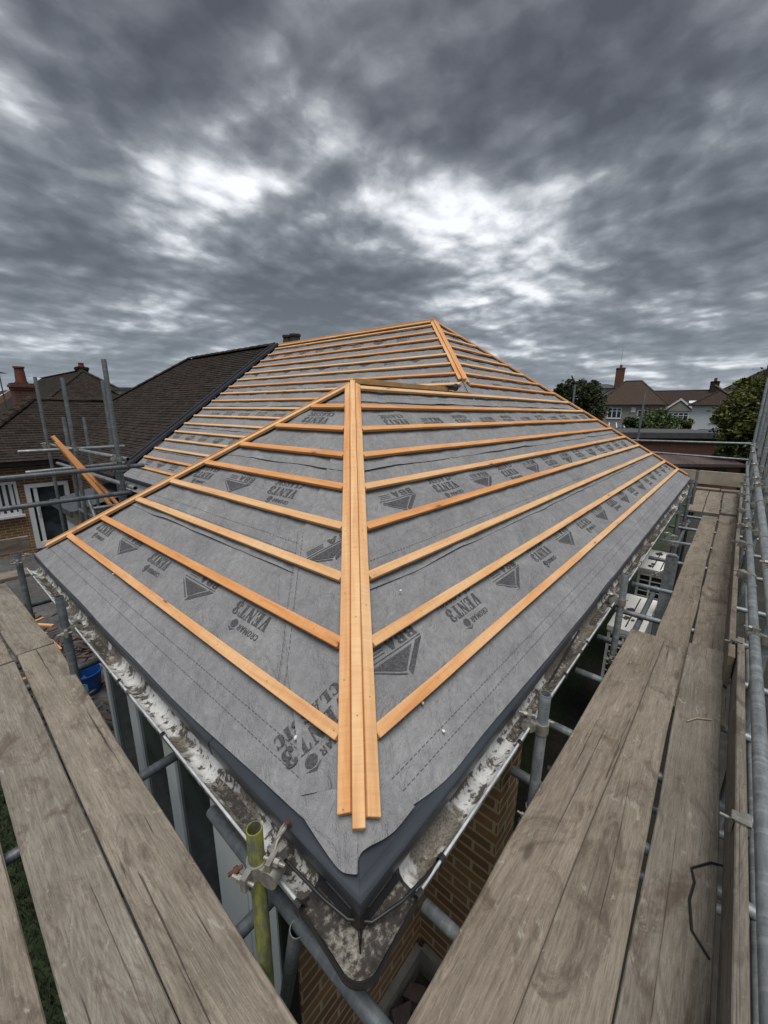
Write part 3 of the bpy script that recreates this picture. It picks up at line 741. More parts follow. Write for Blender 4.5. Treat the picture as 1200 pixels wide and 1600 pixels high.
mb = MB(); CD = [(-.078, -.132), (-.05, -.146), (-.02, -.149), (.008, -.148), (.021, -.138)]
rows = corner_rows(CD)
for a, b in zip(rows, rows[1:]):
    for k in range(len(CD) - 1): mb.face([a[k], a[k + 1], b[k + 1], b[k]])
mb.build('gutter_silt', M['mud'], CORNER, 60)
for side in 'LR':
    mb = MB(); sweep(mb, side, .225, .25, [(-.076, -.112), (-.070, -.138), (-.055, -.153), (-.03, -.157), (-.005, -.145), (.004, -.122), (.012, -.115), (.022, -.119), (.022, -.160)], .1)
    mb.build('gutter_bracket', M['black'], CORNER, 30)
mb = MB(); sweep(mb, 'L', .105, W, [(-.101, -.27), (-.101, -.02)], 9); sweep(mb, 'R', .105, XF - .1, [(-.101, -.27), (-.101, -.02)], 9)
mb.face([(D1 + .10, W, -.27), (D1 + .10, YV, -.27), (D1 + .10, YV, -.02), (D1 + .10, W, -.02)])
mb.build('fascia', M['white'], HOUSE)
mb = MB(); mb.face([(.1, .1, -.262), (XF - .1, .1, -.262), (XF - .1, 1.5, -.262), (.1, 1.5, -.262)]); mb.face([(.1, 1.5, -.262), (.7, 1.5, -.262), (.7, W, -.262), (.1, W, -.262)])
mb.face([(D1 + .1, W, -.262), (D1 + .6, W, -.262), (D1 + .6, YV, -.262), (D1 + .1, YV, -.262)])
mb.build('soffit', M['wrender'], HOUSE)
# walls
mb = MB(); z1 = -.262
mb.wall((D1 + .3, 3.05), (.22, 3.05), GROUND, z1); mb.wall((.22, .66), (.22, .60), GROUND, z1); mb.wall((.22, .60), (1.2, .60), GROUND, z1)
mb.wall((1.2, .60), (1.2, .13), GROUND, z1); mb.wall((1.2, .13), (1.46, .13), GROUND, z1); mb.wall((1.46, .13), (1.46, 1.25), GROUND, z1); mb.wall((1.46, 1.25), (XF - .25, 1.25), GROUND, z1); mb.wall((XF - .25, 1.25), (XF - .25, YV), GROUND, z1)
mb.wall((D1 + .3, YV), (D1 + .3, 3.05), GROUND, z1); mb.wall((XF - .25, YV), (D1 + .3, YV), GROUND, z1)
mb.wall((.22, 3.02), (.22, .66), GROUND, GROUND + .18)
mb.build('wall', M['brick'], HOUSE, merge=False)
mb = MB(); mb.box((.17, .55, GROUND), (.66, .597, -2.28)); mb.box((.66, .55, GROUND), (1.16, .597, -2.28)); mb.box((1.15, .09, GROUND), (1.197, .55, -2.28)); mb.box((1.21, .08, GROUND), (1.45, .127, -2.28))
mb.build('plinth', M['concrete'], HOUSE)
def casement(ya_, yb_, zt, zb, x=.20):
    mb = MB(); f = .078; p_ = x - .012
    mb.box((p_, ya_, zb), (x + .04, ya_ + f, zt)); mb.box((p_, yb_ - f, zb), (x + .04, yb_, zt))
    mb.box((p_ - .001, ya_ + f, zt - f), (x + .04, yb_ - f, zt)); mb.box((p_ - .001, ya_ + f, zb), (x + .04, yb_ - f, zb + f))
    o = mb.build('window', M['upvc'], HOUSE)
    mb = MB(); mb.box((x + .002, ya_ + f, zb + f), (x + .010, yb_ - f, zt - f)); mb.build('pane', M['glass'], o)
for a, b in ((2.41, 3.03), (1.805, 2.408), (1.20, 1.803)): casement(a, b, -.30, GROUND + .2)
mb = MB()
for j in range(4): mb.box((.165 + .004 * (j % 2), .67 + j * .125, GROUND + .2), (.24, .67 + j * .125 + .12, -.30))
mb.build('infill_panel', M['upvc'], HOUSE)
mb = MB(); mb.box((.10, .62, GROUND + .1), (.25, 3.05, GROUND + .2)); mb.build('window_sill', M['white'], HOUSE)
mb = MB(); mb.path([(.05, .57, -.205), (.05, .57, -.28), (.16, .585, -.42), (.165, .585, -2.3)], .034, 10); mb.build('downpipe', M['black'], HOUSE, 50)
mb = MB(); mb.path([(.021, .374, -.094), (.033, .175, -.098), (.05, .098, -.112), (.092, .045, -.118), (.174, .005, -.098), (.28, -.006, -.11), (.36, .0, -.14), (.55, .02, -.19), (.9, .03, -.185), (1.4, .045, -.17), (1.8, .05, -.12), (2.1, .06, -.1)], .0055, 8)
tag(mb.build('cable', M['black'], None, 60), 'thin black cable sagging along the gutter round the near corner', 'cable')
# dry verge against the neighbour
mb = MB()
for (y0, y1, h0, h1) in ((YV - .02, YV + .09, .0, .055), (YV + .09, YV + .125, .0, .085)):
    P = [PF.p(y, v, h) for v in (.0, VX) for y in (y0, y1) for h in (h0, h1)]
    for q in ((0, 1, 3, 2), (4, 6, 7, 5), (0, 4, 5, 1), (2, 3, 7, 6), (0, 2, 6, 4), (1, 5, 7, 3)): mb.face([P[k] for k in q])
mb.build('verge_trim', M['tray'], HOUSE)

# ------------------------------------------------------------------ scaffold round the near corner
SC = empty('scaffold', (0, -.8, GROUND)); tag(SC, 'galvanised tube scaffold carrying the plank walkways round the near corner', 'scaffold')
FS = empty('scaffold', (1.0, 6.4, GROUND)); tag(FS, 'open tube scaffold frame standing before the dark tiled roof', 'scaffold')
RS = empty('scaffold', (12.4, .4, GROUND)); tag(RS, 'scaffold end rails and poles beyond the far end of the felt roof', 'scaffold')
# coupler mesh: one cuff along local z, a second along local x beside it, with bolts
mb = MB()
mb.cyl((0, 0, -.026), (0, 0, .026), .0305, 16); mb.cyl((-.026, .056, 0), (.026, .056, 0), .0305, 16); mb.box((-.02, .022, -.02), (.02, .036, .02))
mb.box((.020, -.012, -.024), (.062, .006, .024)); mb.cyl((.048, -.05, 0), (.048, .026, 0), .006, 8); mb.cyl((.048, -.03, 0), (.048, -.014, 0), .012, 6)
mb.box((-.024, .048, .020), (.024, .064, .058)); mb.cyl((0, .03, .046), (0, .102, .046), .006, 8); mb.cyl((0, .066, .046), (0, .082, .046), .012, 6)
CPL = mb.mesh('coupler', True, 35); CPL.materials.append(M['coupler'])
def coupler(par, P, za, xa, side=None):
    z = V(za).normalized(); x = V(xa); x = (x - z * x.dot(z)).normalized(); y = z.cross(x)
    if side is not None and y.dot(V(side)) < 0: x = -x; y = -y
    m = Matrix((x, y, z)).transposed().to_4x4(); m.translation = P
    return link('coupler', CPL, None, par, m)
Z = (0, 0, 1)
YP = tube('upright', (-.055, .40, GROUND), (-.05, .385, .07), M['yellow'], SC); YP['label'] = 'mossy yellow painted upright with an open top'
tube('upright', (-.05, 2.61, GROUND), (-.055, 2.60, .105), M['tube_dark'], SC); tube('upright', (-.05, 4.17, GROUND), (-.05, 4.16, .02), M['tube_dark'], SC)
for x, y, zt in ((1.135, -.05, .055), (2.80, -.05, .105), (5.05, -.15, -.32), (6.6, -.06, .02), (8.1, -.06, .18), (9.3, -.06, .22)): tube('upright', (x, y, GROUND), (x, y, zt), M['tube'] if x < 4 else M['tube_dark'], SC)
for x, zt in ((2.35, 1.9), (4.9, 2.2), (5.3, 2.4), (6.45, 2.3), (7.9, 2.2), (9.05, 2.1), (11.2, 2.0)): tube('upright', (x, -.812, GROUND), (x + .03, -.815, zt), M['tube'], SC)
for a, b in ((-1.2, 5.1), (5.1, 11.6)):
    tube('ledger', (a, -.81 - .056, -.58), (b, -.81 - .056, -.58), M['tube'], SC)
    tube('ledger', (a + 1.6, -.05 - .056, -.60), (b - .5, -.05 - .056, -.60), M['tube_dark'], SC)
for x in (.45, 1.24, 1.7, 2.35, 2.95, 3.6, 4.4, 5.5, 6.5, 7.5, 8.5, 9.6, 10.8): tube('transom', (x, .10, -.545), (x, -1.05, -.545), M['tube'], SC)
for x in (1.5, 2.0): tube('ledger', (x, .12, -1.15), (x + .3, -.95, -1.2), M['tube_dark'], SC)
tube('guard_rail', (-.6, -.764, .03), (5.9, -.760, .125), M['tube'], SC, .0242); tube('guard_rail', (5.905, -.760, .125), (12.0, -.800, .20), M['tube'], SC)
tube('guard_rail', (-.6, -.747, .347), (9.4, -.766, .72), M['tube'], SC); tube('guard_rail', (8.9, -.80, .69), (12.4, -.83, .62), M['tube'], SC)
for x in (2.35, 4.9, 5.3, 6.45, 7.9, 9.05):
    coupler(SC, (x, -.812, .04 + .0146 * x), Z, (1, 0, 0), (0, 1, 0)); coupler(SC, (x, -.812, .37 + .0375 * x), Z, (1, 0, 0), (0, 1, 0))
for x in (3.4, 4.3, 5.05, 5.9, 7.1, 8.3): coupler(SC, (x, -.763, .04 + .0146 * x), (1, 0, 0), (0, .2, -1)); 
for x in (3.0, 4.2, 6.0): coupler(SC, (x, -.757, .37 + .037 * x), (1, 0, 0), (0, -1, .3))
for x in (1.135, 2.80, 5.05, 6.6, 8.1): coupler(SC, (x, -.05 if x != 5.05 else -.15, -.12), Z, (1, .3, 0), (0, 1, 0)); coupler(SC, (x, -.05, -.60), Z, (1, 0, 0), (0, -1, 0))
# left run
tube('ledger', (.022, .85, -.30), (.018, -1.35, -.295), M['tube_dark'], SC); tube('brace', (.002, .275, -.285), (.075, .50, -1.05), M['tube_dark'], SC)
tube('brace', (.05, .62, -.5), (.5, .75, -1.3), M['tube_dark'], SC)
for y in (.52, 1.46, 2.75, 4.22, 5.2): tube('transom', (.17, y + .02, -.52), (-1.3, y, -.52), M['tube_dark'], SC)
tube('ledger', (-.105, -1, -.60), (-.105, 5.4, -.60), M['tube_dark'], SC); tube('ledger', (-.85, -1, -.60), (-.85, 5.4, -.60), M['tube_dark'], SC)
for y in (.387, 2.605, 4.165):
    if y > 1: coupler(SC, (-.05, y, -.14 if y < 3 else -.06), Z, (.2, 1, 0), (1, 0, 0)); coupler(SC, (-.05, y, -.60), Z, (0, 1, 0), (-1, 0, 0))
# right-angle coupler hanging open on the yellow pole, with a rusty bolt
c0 = coupler(SC, (-.051, .387, -.075), Z, (.9, .35, 0), (.5, -.7, .2))
mb = MB(); p0 = V((-.051, .387, -.075))
mb.cyl(p0 + V((-.03, .03, 0)), p0 + V((-.068, .047, -.010)), .006, 8); mb.cyl(p0 + V((-.040, .035, -.003)), p0 + V((-.052, .040, -.006)), .011, 6); mb.build('bolt', M['rust'], c0, 30)
mb = MB(); q = p0 + V((.045, -.03, .04))
mb.path([q, q + V((.015, .008, .012)), q + V((.036, .012, .02)), q + V((.05, .008, .042)), q + V((.036, -.006, .054)), q + V((.018, -.006, .045))], .006, 8)
mb.path([q + V((.0, .015, -.01)), q + V((.024, .02, .004)), q + V((.045, .026, .02)), q + V((.06, .02, .034))], .005, 8); mb.box((q.x - .015, q.y - .02, q.z - .04), (q.x + .03, q.y + .018, q.z + .005))
mb.build('coupler_flap', M['coupler'], c0, 40)
mb = MB(); mb.cyl(q + V((.048, .01, .038)), q + V((.062, .004, .052)), .006, 8); mb.cyl(q + V((.053, .008, .043)), q + V((.060, .005, .050)), .010, 6); mb.build('bolt', M['rust'], c0, 30)
# squared dark post and the couplers along it
mb = MB(); mb.box((4.56, -.255, -1.4), (4.60, -.145, -.20)); mb.box((4.555, -.24, -.20), (4.605, -.16, -.185)); mb.build('upright', M['tube'], SC)
# boards
BD = 'plank walkway boards'
def board(label, A, B, zt, zb=None, wd_=.225, warp=.014, dx=.038, mm='board'):
    A = V((*A, zt)); B = V((*B, zt if zb is None else zb))
    o = beam('scaffold_board', A, B, wd_, dx, M[mm], None, (0, 0, 1), .004, warp, 14); tag(o, label, 'plank', BD); return o
board('wide grey plank raised highest, nearest the gutter on the right walkway', (-.9, -.160), (3.0, -.232), -.404, wd_=.224)
board('grey plank tucked half under the raised plank on the right walkway', (-.9, -.425), (3.06, -.352), -.4555, wd_=.222)
board('grey plank beside the toe board, holding the black wire scrap', (-.9, -.640), (3.16, -.594), -.455, wd_=.216)
board('stained plank lapped under the near planks, nearer the two white units', (2.3, -.39), (4.655, -.378), -.497, wd_=.218)
board('plank with two black knots lapped under the near planks by the toe board', (2.3, -.628), (4.70, -.607), -.4975, wd_=.222)
board('long plank with a dark streak down its middle, roof side of the pair', (4.67, -.376), (8.60, -.385), -.497, wd_=.214)
board('long plank covered in black scuffs, outer one of the pair', (4.72, -.615), (8.80, -.632), -.4975, wd_=.226)
for yy, lb in ((-.145, 'short end plank of the right walkway, nearest the roof edge'), (-.385, 'short end plank of the right walkway, middle of three'), (-.635, 'short end plank of the right walkway, beside the guard rails')):
    board(lb, (8.72 if yy > -.6 else 8.86, yy), (11.35, yy + .02), -.459, wd_=.226, mm='board')
board('pale plank laid crosswise at the far end, longer piece', (11.62, 1.9), (11.66, -.42), -.43)
board('pale plank laid crosswise at the far end, shorter piece by the rails', (11.63, -.44), (11.66, -.88), -.428)
mb_o = beam('toe_board', (12.3, 1.6, -.10), (12.3, -.92, -.10), .038, .33, M['paleply'], None, (0, 0, 1), .004, .004, 6); tag(mb_o, 'broad pale toe board standing on edge across the far end', 'toe board')
tb = beam('toe_board', (-.9, -.757, -.235), (3.02, -.760, -.235), .037, .222, M['board'], None, (0, 0, 1), .004, .006, 10); tag(tb, 'near pale toe board on edge under the right guard rail', 'toe board', 'toe boards on edge')
tb = beam('toe_board', (2.72, -.716, -.255), (6.7, -.735, -.255), .037, .222, M['board'], None, (0, 0, 1), .004, .006, 10); tag(tb, 'second toe board on edge, lapping inside the near one', 'toe board', 'toe boards on edge')
tb = beam('toe_board', (6.72, -.745, -.255), (11.4, -.785, -.255), .037, .222, M['board'], None, (0, 0, 1), .004, .006, 10); tag(tb, 'farthest toe board on edge beneath the twin guard rails', 'toe board', 'toe boards on edge')
for x, y in ((1.30, -.757), (2.93, -.735), (5.9, -.733)):   # clips holding the toe boards
    mb = MB(); mb.box((x - .024, y - .032, -.27), (x + .024, y - .020, -.228)); mb.box((x - .024, y - .03, -.2335), (x + .024, y + .025, -.225)); mb.box((x - .024, y + .0195, -.29), (x + .024, y + .027, -.226))
    mb.cyl((x, y + .02, -.25), (x, y + .06, -.25), .007, 8); mb.build('toe_board_clip', M['coupler'], SC)
board('grey plank with brown stains, nearest the windows on the left walkway', (-.20, -1.0), (-.157, 3.145), -.455, wd_=.222)
board('grey plank, far one by the debris on the left walkway', (-.160, 3.17), (-.262, 6.0), -.455, wd_=.224)
board('cracked grey plank, middle one of the left walkway', (-.410, -1.0), (-.398, 3.08), -.455, wd_=.214)
board('grey plank end at the left picture edge, behind the cracked plank', (-.405, 3.095), (-.47, 6.0), -.455, wd_=.222)
board('smooth plank over the grass gap, outermost on the left walkway', (-.655, -1.0), (-.68, 3.3), -.456, wd_=.228)
board('plank laid crosswise beyond the corner upright at far left', (-1.2, 5.05), (.10, 4.98), -.415)
tb = beam('toe_board', (-1.6, 5.30, -.10), (.18, 5.25, -.10), .037, .15, M['board'], None, (0, 0, 1), .004, .004, 6); tag(tb, 'toe board on edge at far left below the brick house', 'toe board')
# bits on the boards
mb = MB(); zt = -.4505
mb.path([(1.272, -.742, zt), (1.252, -.704, zt + .004), (1.179, -.648, zt + .002), (1.127, -.661, zt + .003), (1.045, -.652, zt + .001), (.938, -.666, zt + .002), (.883, -.717, zt)], .0042, 6)
tag(mb.build('wire_scrap', M['black'], None, 50), 'bent scrap of black wire lying on the right-hand plank', 'wire')
mb = MB(); mb.path([(2.124, -.558, -.45), (2.19, -.60, -.447), (2.232, -.667, -.45)], .0035, 6); tag(mb.build('wood_sliver', M['paleply'], None), 'pale sliver of wood lying across the plank near the toe board', 'splinter')
# ---- open frame before the neighbour's roof
for x, y, zt in ((1.0, 4.66, 1.77), (1.5, 6.57, 1.66), (1.0, 6.42, 1.66), (1.0, 8.02, 1.74), (1.45, 7.6, 1.13), (1.1, 7.2, 1.14)): tube('upright', (x, y, GROUND), (x - .01, y, zt), M['tube_dark'], FS)
tube('guard_rail', (-1.7, 4.61, .61), (1.22, 4.61, .64), M['tube_dark'], FS); tube('guard_rail', (-1.7, 4.61, .335), (1.06, 4.61, .35), M['tube_dark'], FS)
tube('ledger', (.40, 6.47, .715), (1.62, 6.47, .72), M['tube'], FS); tube('ledger', (1.05, 8.6, .665), (1.05, 4.55, .725), M['tube'], FS)
tube('ledger', (1.05, 7.9, .39), (1.05, 4.45, .415), M['tube'], FS); tube('ledger', (.44, 6.5, .44), (1.6, 6.5, .47), M['tube'], FS)
tube('ledger', (1.05, 7.0, -.25), (1.05, 4.5, -.25), M['tube_dark'], FS); tube('brace', (.95, 6.0, .1), (1.0, 5.2, -1.2), M['tube_dark'], FS); tube('transom', (.9, 5.6, .02), (1.9, 5.6, .02), M['tube_dark'], FS)
for x, y, z, a in ((1.0, 4.66, .61, (1, 0, 0)), (1.0, 4.66, .34, (1, 0, 0)), (1.0, 6.42, .715, (1, 0, 0)), (1.5, 6.57, .72, (1, 0, 0)), (1.0, 6.42, .44, (1, 0, 0)), (1.0, 8.02, .66, (0, 1, 0)), (1.0, 4.66, .72, (0, 1, 0))): coupler(FS, (x, y, z), Z, a)
for k, (A, B, lb) in enumerate((((.70, 6.0, .93), (1.30, 5.75, -.12), 'orange batten length leaning in the open scaffold, upper of two'), ((.72, 5.95, .86), (1.20, 5.7, -.12), 'orange batten length leaning in the open scaffold, lower of two'))):
    o = beam('timber_length', A, B, .05, .025, M['batten'], None, (.5, -1, .4), .002, .002, 3); tag(o, lb, 'batten', 'battens leaning on the scaffold')
# ---- end rails on the right
for x, y, zt in ((10.6, 2.75, 1.95), (12.4, 1.50, 1.83), (12.4, -.9, 2.3)): tube('upright', (x, y, GROUND), (x, y, zt), M['tube_dark'], RS)
tube('guard_rail', (12.35, 3.2, .53), (12.35, -1.0, .61), M['tube'], RS); tube('guard_rail', (12.35, 1.6, .28), (12.35, -1.0, .225), M['tube'], RS)
for y in (1.5, -.9): coupler(RS, (12.4, y, .56), Z, (0, 1, 0), (-1, 0, 0)); coupler(RS, (12.4, y, .25), Z, (0, 1, 0), (-1, 0, 0))

# ------------------------------------------------------------------ tiled slopes with real courses
def tiled(name, par, pl, va, vb, ua, ub, m, gauge=.10, lift=.017, h0=.0, seg=.33, wob=.014):
    """courses of tiles lapping over each other; pl plane, u limits as functions of v"""
    mb = MB(); n = int((vb - va) / gauge)
    for i in range(n):
        v0 = va + i * gauge; v1 = min(v0 + gauge + .012, vb)
        a0, b0, a1, b1 = ua(v0), ub(v0), ua(v1), ub(v1)
        if b0 - a0 < .05: continue
        k = max(1, int((b0 - a0) / seg))
        lo = []; hi = []; ft = []
        for j in range(k + 1):
            s = j / k; u0_ = a0 + (b0 - a0) * s; u1_ = a1 + (b1 - a1) * s
            e = wob * noise.noise((u0_ * 1.1, v0 * 1.4, 2)) + .007 * noise.noise((u0_ * 3.0, v0 * 9, 5))
            lo.append((pl.p(u0_, v0, h0 + lift + e), (u0_, v0))); hi.append((pl.p(u1_, v1, h0 + wob * noise.noise((u1_ * 1.1, v1 * 1.4, 2))), (u1_, v1))); ft.append((pl.p(u0_, v0 + .002, h0 - .004 + e), (u0_, v0 - .01)))
        for j in range(k):
            q = [lo[j], lo[j + 1], hi[j + 1], hi[j]]; mb.face([x[0] for x in q], [x[1] for x in q])
            q = [ft[j], ft[j + 1], lo[j + 1], lo[j]]; mb.face([x[0] for x in q], [x[1] for x in q])
    return mb.build(name, m, par, merge=False)
def ridge_tiles(name, par, A, B, m, r=.115, step=.30, flat=.62):
    A = V(A); B = V(B); d = (B - A); L = d.length; d.normalize(); side = d.cross(V((0, 0, 1))).normalized(); up = side.cross(d); mb = MB(); n = max(1, int(L / step))
    for i in range(n):
        p = A + d * (L * i / n); q = A + d * (L * (i + 1) / n + .02); rr = r * (1 + .05 * noise.noise((i * .7, 1, 1))); R0 = []; R1 = []
        for k in range(8):
            a = math.pi * k / 7; o = side * math.cos(a) * rr + up * (math.sin(a) * rr * flat); o2 = side * math.cos(a) * rr * .9 + up * (math.sin(a) * rr * flat * .82)
            R0.append(p + o); R1.append(q + o2)
        for k in range(7): mb.face([R0[k], R0[k + 1], R1[k + 1], R1[k]])
        mb.face(R0)
    return mb.build(name, m, par, 50)
def chimney(par, x, y, z0, z1, w_, m, pots=1, rz=0.0, pot_h=.45, pot_r=.12):
    mt_ = Matrix.Translation((x, y, 0)) @ Matrix.Rotation(rz, 4, 'Z'); mb = MB(); c = mt_ @ V((0, 0, 0))
    def ringwall(h0, h1, s):
        cs = [mt_ @ V((a * s, b * s, 0)) for a, b in ((-1, -1), (1, -1), (1, 1), (-1, 1))]
        for k in range(4): mb.wall(cs[k].xy, cs[(k + 1) % 4].xy, h0, h1)
        for h in (h0, h1): mb.face([(p.x, p.y, h) for p in cs])
    ringwall(z0, z1 - .22, w_ / 2); ringwall(z1 - .22, z1 - .14, w_ / 2 + .03); ringwall(z1 - .14, z1 - .05, w_ / 2 + .06); ringwall(z1 - .05, z1, w_ / 2 + .02)
    o = mb.build('chimney', m, par, merge=False)
    for k in range(pots):
        p = mt_ @ V(((k - (pots - 1) / 2) * w_ * .5, 0, 0)); mb = MB()
        mb.cyl((p.x, p.y, z1), (p.x, p.y, z1 + pot_h), pot_r, 14, pot_r * .82); mb.cyl((p.x, p.y, z1 + pot_h), (p.x, p.y, z1 + pot_h + .05), pot_r, 14); mb.cyl((p.x, p.y, z1), (p.x, p.y, z1 + .05), pot_r * 1.15, 14)
        mb.build('chimney_pot', M['fence'] if m is M['fence'] else M['pot'], o, 40)
    return o
def aerial(par, P, h, spread=.7, rz=0.3):
    mb = MB(); P = V(P); t_ = P + V((0, 0, h)); d = V((math.cos(rz), math.sin(rz), 0)); s = V((-d.y, d.x, 0))
    mb.cyl(P, t_, .018, 6); mb.cyl(t_ - d * spread * .5, t_ + d * spread * .5, .012, 6)
    for k in range(6):
        q = t_ + d * spread * (k / 5 - .5); mb.cyl(q - s * .14, q + s * .14, .007, 5)
    return mb.build('aerial', M['lead'], par)
MIR = 8.6
NB = empty('bungalow', (5.0, 13.2, GROUND)); tag(NB, 'adjoining brick bungalow under a dark brown tiled roof, left of the felt roof', 'house')
y0 = 2 * MIR - W                       # eave of its wing that faces us
zr = YA * TT
nF = Plane((D1, 0, 0), (0, 1, 0), (CT, 0, ST)); nR = Plane((0, y0, 0), (1, 0, 0), (0, CT, ST)); nL = Plane((0, 0, 0), (0, 1, 0), (CT, 0, ST))
YH = 2 * MIR - YA                      # where its ridge ends
tiled('roof', NB, nF, -.05, VX, lambda v: YV + .13, lambda v: min(y0 + v * CT if v < VM else 99, YH + (VX - v) * CT), M['tile'])
tiled('roof', NB, nR, -.06, VM, lambda v: max(-.0, v * CT), lambda v: D1 + v * CT, M['tile'])
tiled('roof', NB, nL, -.05, VM, lambda v: y0 + v * CT, lambda v: y0 + W - v * CT, M['tile'])
nB = Plane((0, y0 + W, 0), (1, 0, 0), (0, -CT, ST)); tiled('roof', NB, nB, 0, VX, lambda v: v * CT if v < VM else D1 + v * CT, lambda v: XF - v * CT, M['tile'], .2)
nK = Plane((XF, 0, 0), (0, 1, 0), (-CT, 0, ST)); tiled('roof', NB, nK, 0, VX, lambda v: YV + .1, lambda v: YH + (VX - v) * CT, M['tile'], .2)
ridge_tiles('ridge', NB, (XR, YV + .15, zr + .0), (XR, YH, zr), M['tile'])
ridge_tiles('hip', NB, (0, y0, 0), (W / 2, y0 + W / 2, W / 2 * TT), M['tile'], .13, .26, .8)
ridge_tiles('ridge', NB, (W / 2, y0 + W / 2, W / 2 * TT), (D1 + W / 2, y0 + W / 2, W / 2 * TT), M['tile'])
ridge_tiles('hip', NB, (D1 + W / 2, y0 + W / 2 + .0, W / 2 * TT), (XR, YH, zr), M['tile'])
pc = at(34, 600, 14.0); chimney(NB, pc.x, pc.y, .2, pc.z + .02, .58, M['redbrick'], 1, .0, .50, .16)
aerial(NB, (pc.x - .5, pc.y + .25, pc.z - .8), 1.15, .6, 1.2)
chimney(NB, XR + .75, 8.95, 2.0, 2.93, .62, M['fence'], 2, math.pi / 2, .24, .15)
mb = MB(); z1 = -.2
for a, b in (((.3, y0 + .3), (2.36, y0 + .3)), ((.3, y0 + W - .3), (.3, y0 + .3)), ((2.36, y0 + .3), (2.36, YV + .1)), ((XF - .3, YV), (XF - .3, y0 + W - .3)), ((XF - .3, y0 + W - .3), (.3, y0 + W - .3))): mb.wall(a, b, GROUND, z1)
mb.build('wall', M['brick'], NB, merge=False)
mb = MB(); mb.box((.05, y0 - .02, -.16), (2.4, y0 + .05, -.02)); mb.box((D1 - .04, YV + .2, -.16), (D1 + .04, y0 - .03, -.02)); mb.build('gutter', M['black'], NB)
mb = MB(); mb.face([(.05, y0 + .06, -.19), (D1 + .4, y0 + .06, -.19), (D1 + .4, y0 + .5, -.19), (.05, y0 + .5, -.19)]); mb.build('soffit', M['fence'], NB)
def flat_window(par, a, b, z0, z1, nrm, cols=2, fr=.06, mw_='white', top=None, blind=None):
    """window lying on the vertical plane through a-b (plan points), facing nrm"""
    a = V((*a, 0)); b = V((*b, 0)); L = (b - a).length; x = (b - a).normalized(); n_ = V((*nrm, 0)).normalized()
    mt_ = Matrix((x, n_, V((0, 0, 1)))).transposed().to_4x4(); mt_.translation = a
    mb = MB(); mb.box((0, -.02, z0), (fr, .05, z1), mt_); mb.box((L - fr, -.02, z0), (L, .05, z1), mt_); mb.box((fr, -.02, z0), (L - fr, .049, z0 + fr), mt_); mb.box((fr, -.02, z1 - fr), (L - fr, .049, z1), mt_)
    for k in range(1, cols):
        c_ = L * k / cols; mb.box((c_ - fr * .6, -.02, z0 + fr), (c_ + fr * .6, .047, z1 - fr), mt_)
    if top: mb.box((fr, -.018, z1 - top - fr / 2), (L - fr, .044, z1 - top + fr / 2), mt_)
    mb.box((-.05, -.02, z0 - .06), (L + .05, .11, z0 - .003), mt_)
    o = mb.build('window', M[mw_], par)
    mb = MB(); mb.box((fr * .8, .0, z0 + fr * .8), (L - fr * .8, .012, z1 - fr * .8), mt_); mb.build('pane', M['glass'], o)
    if blind:
        mb = MB(); q = .0
        while q < L - fr * 2:
            mb.box((fr + q, .013, z0 + fr), (fr + q + .07, .018, z1 - fr), mt_); q += .125
        mb.build('blind', M[blind], o)
    return o
flat_window(NB, (.42, y0 + .3), (1.14, y0 + .3), -1.42, -.56, (0, -1), 1, .06, 'white', None, 'white')
def door(par, a, b, z0, z1, nrm, nm='patio_door'):
    a = V((*a, 0)); b = V((*b, 0)); L = (b - a).length; x = (b - a).normalized(); n_ = V((*nrm, 0)).normalized()
    mt_ = Matrix((x, n_, V((0, 0, 1)))).transposed().to_4x4(); mt_.translation = a
    mb = MB(); f = .1; mb.box((0, -.02, z0), (f, .09, z1), mt_); mb.box((L - f, -.02, z0), (L, .09, z1), mt_); mb.box((f, -.02, z1 - f), (L - f, .089, z1), mt_); mb.box((f, -.02, z0), (L - f, .088, z0 + .16), mt_)
    mb.box((f * 1.6, -.01, z0 + .16), (f * 2.4, .07, z1 - f), mt_); mb.box((f * 2.4, -.01, z1 - .62), (L - f, .07, z1 - .52), mt_)
    o = mb.build(nm, M['white'], par)
    mb = MB(); mb.box((f, 0, z0 + .16), (L - f, .012, z1 - f), mt_); mb.build('pane', M['glass'], o)
    mb = MB(); mb.box((f * 1.85, .07, z0 + .9), (f * 2.15, .11, z0 + 1.12), mt_); mb.build('handle', M['lip'], o)
door(NB, (1.28, y0 + .3), (2.2, y0 + .3), GROUND + .1, -.66, (0, -1))
# lead-edged bay with a buff wall, between the wing and the felt roof
mb = MB()
mb.box((1.42, 8.75, GROUND), (2.345, 10.0, -.60)); mb.build('bay_wall', M['stone'], NB)
mb = MB(); mb.face([(1.25, 8.6, -.60), (1.25, 10.2, -.60), (2.36, 10.2, -.36), (2.36, 8.6, -.36)]); mb.box((1.23, 8.6, -.70), (1.27, 10.2, -.585)); mb.build('bay_roof', M['lead'], NB)
mb = MB(); mb.box((1.385, 9.2, -1.9), (1.418, 9.8, -1.0)); mb.build('bay_window', M['white'], NB)
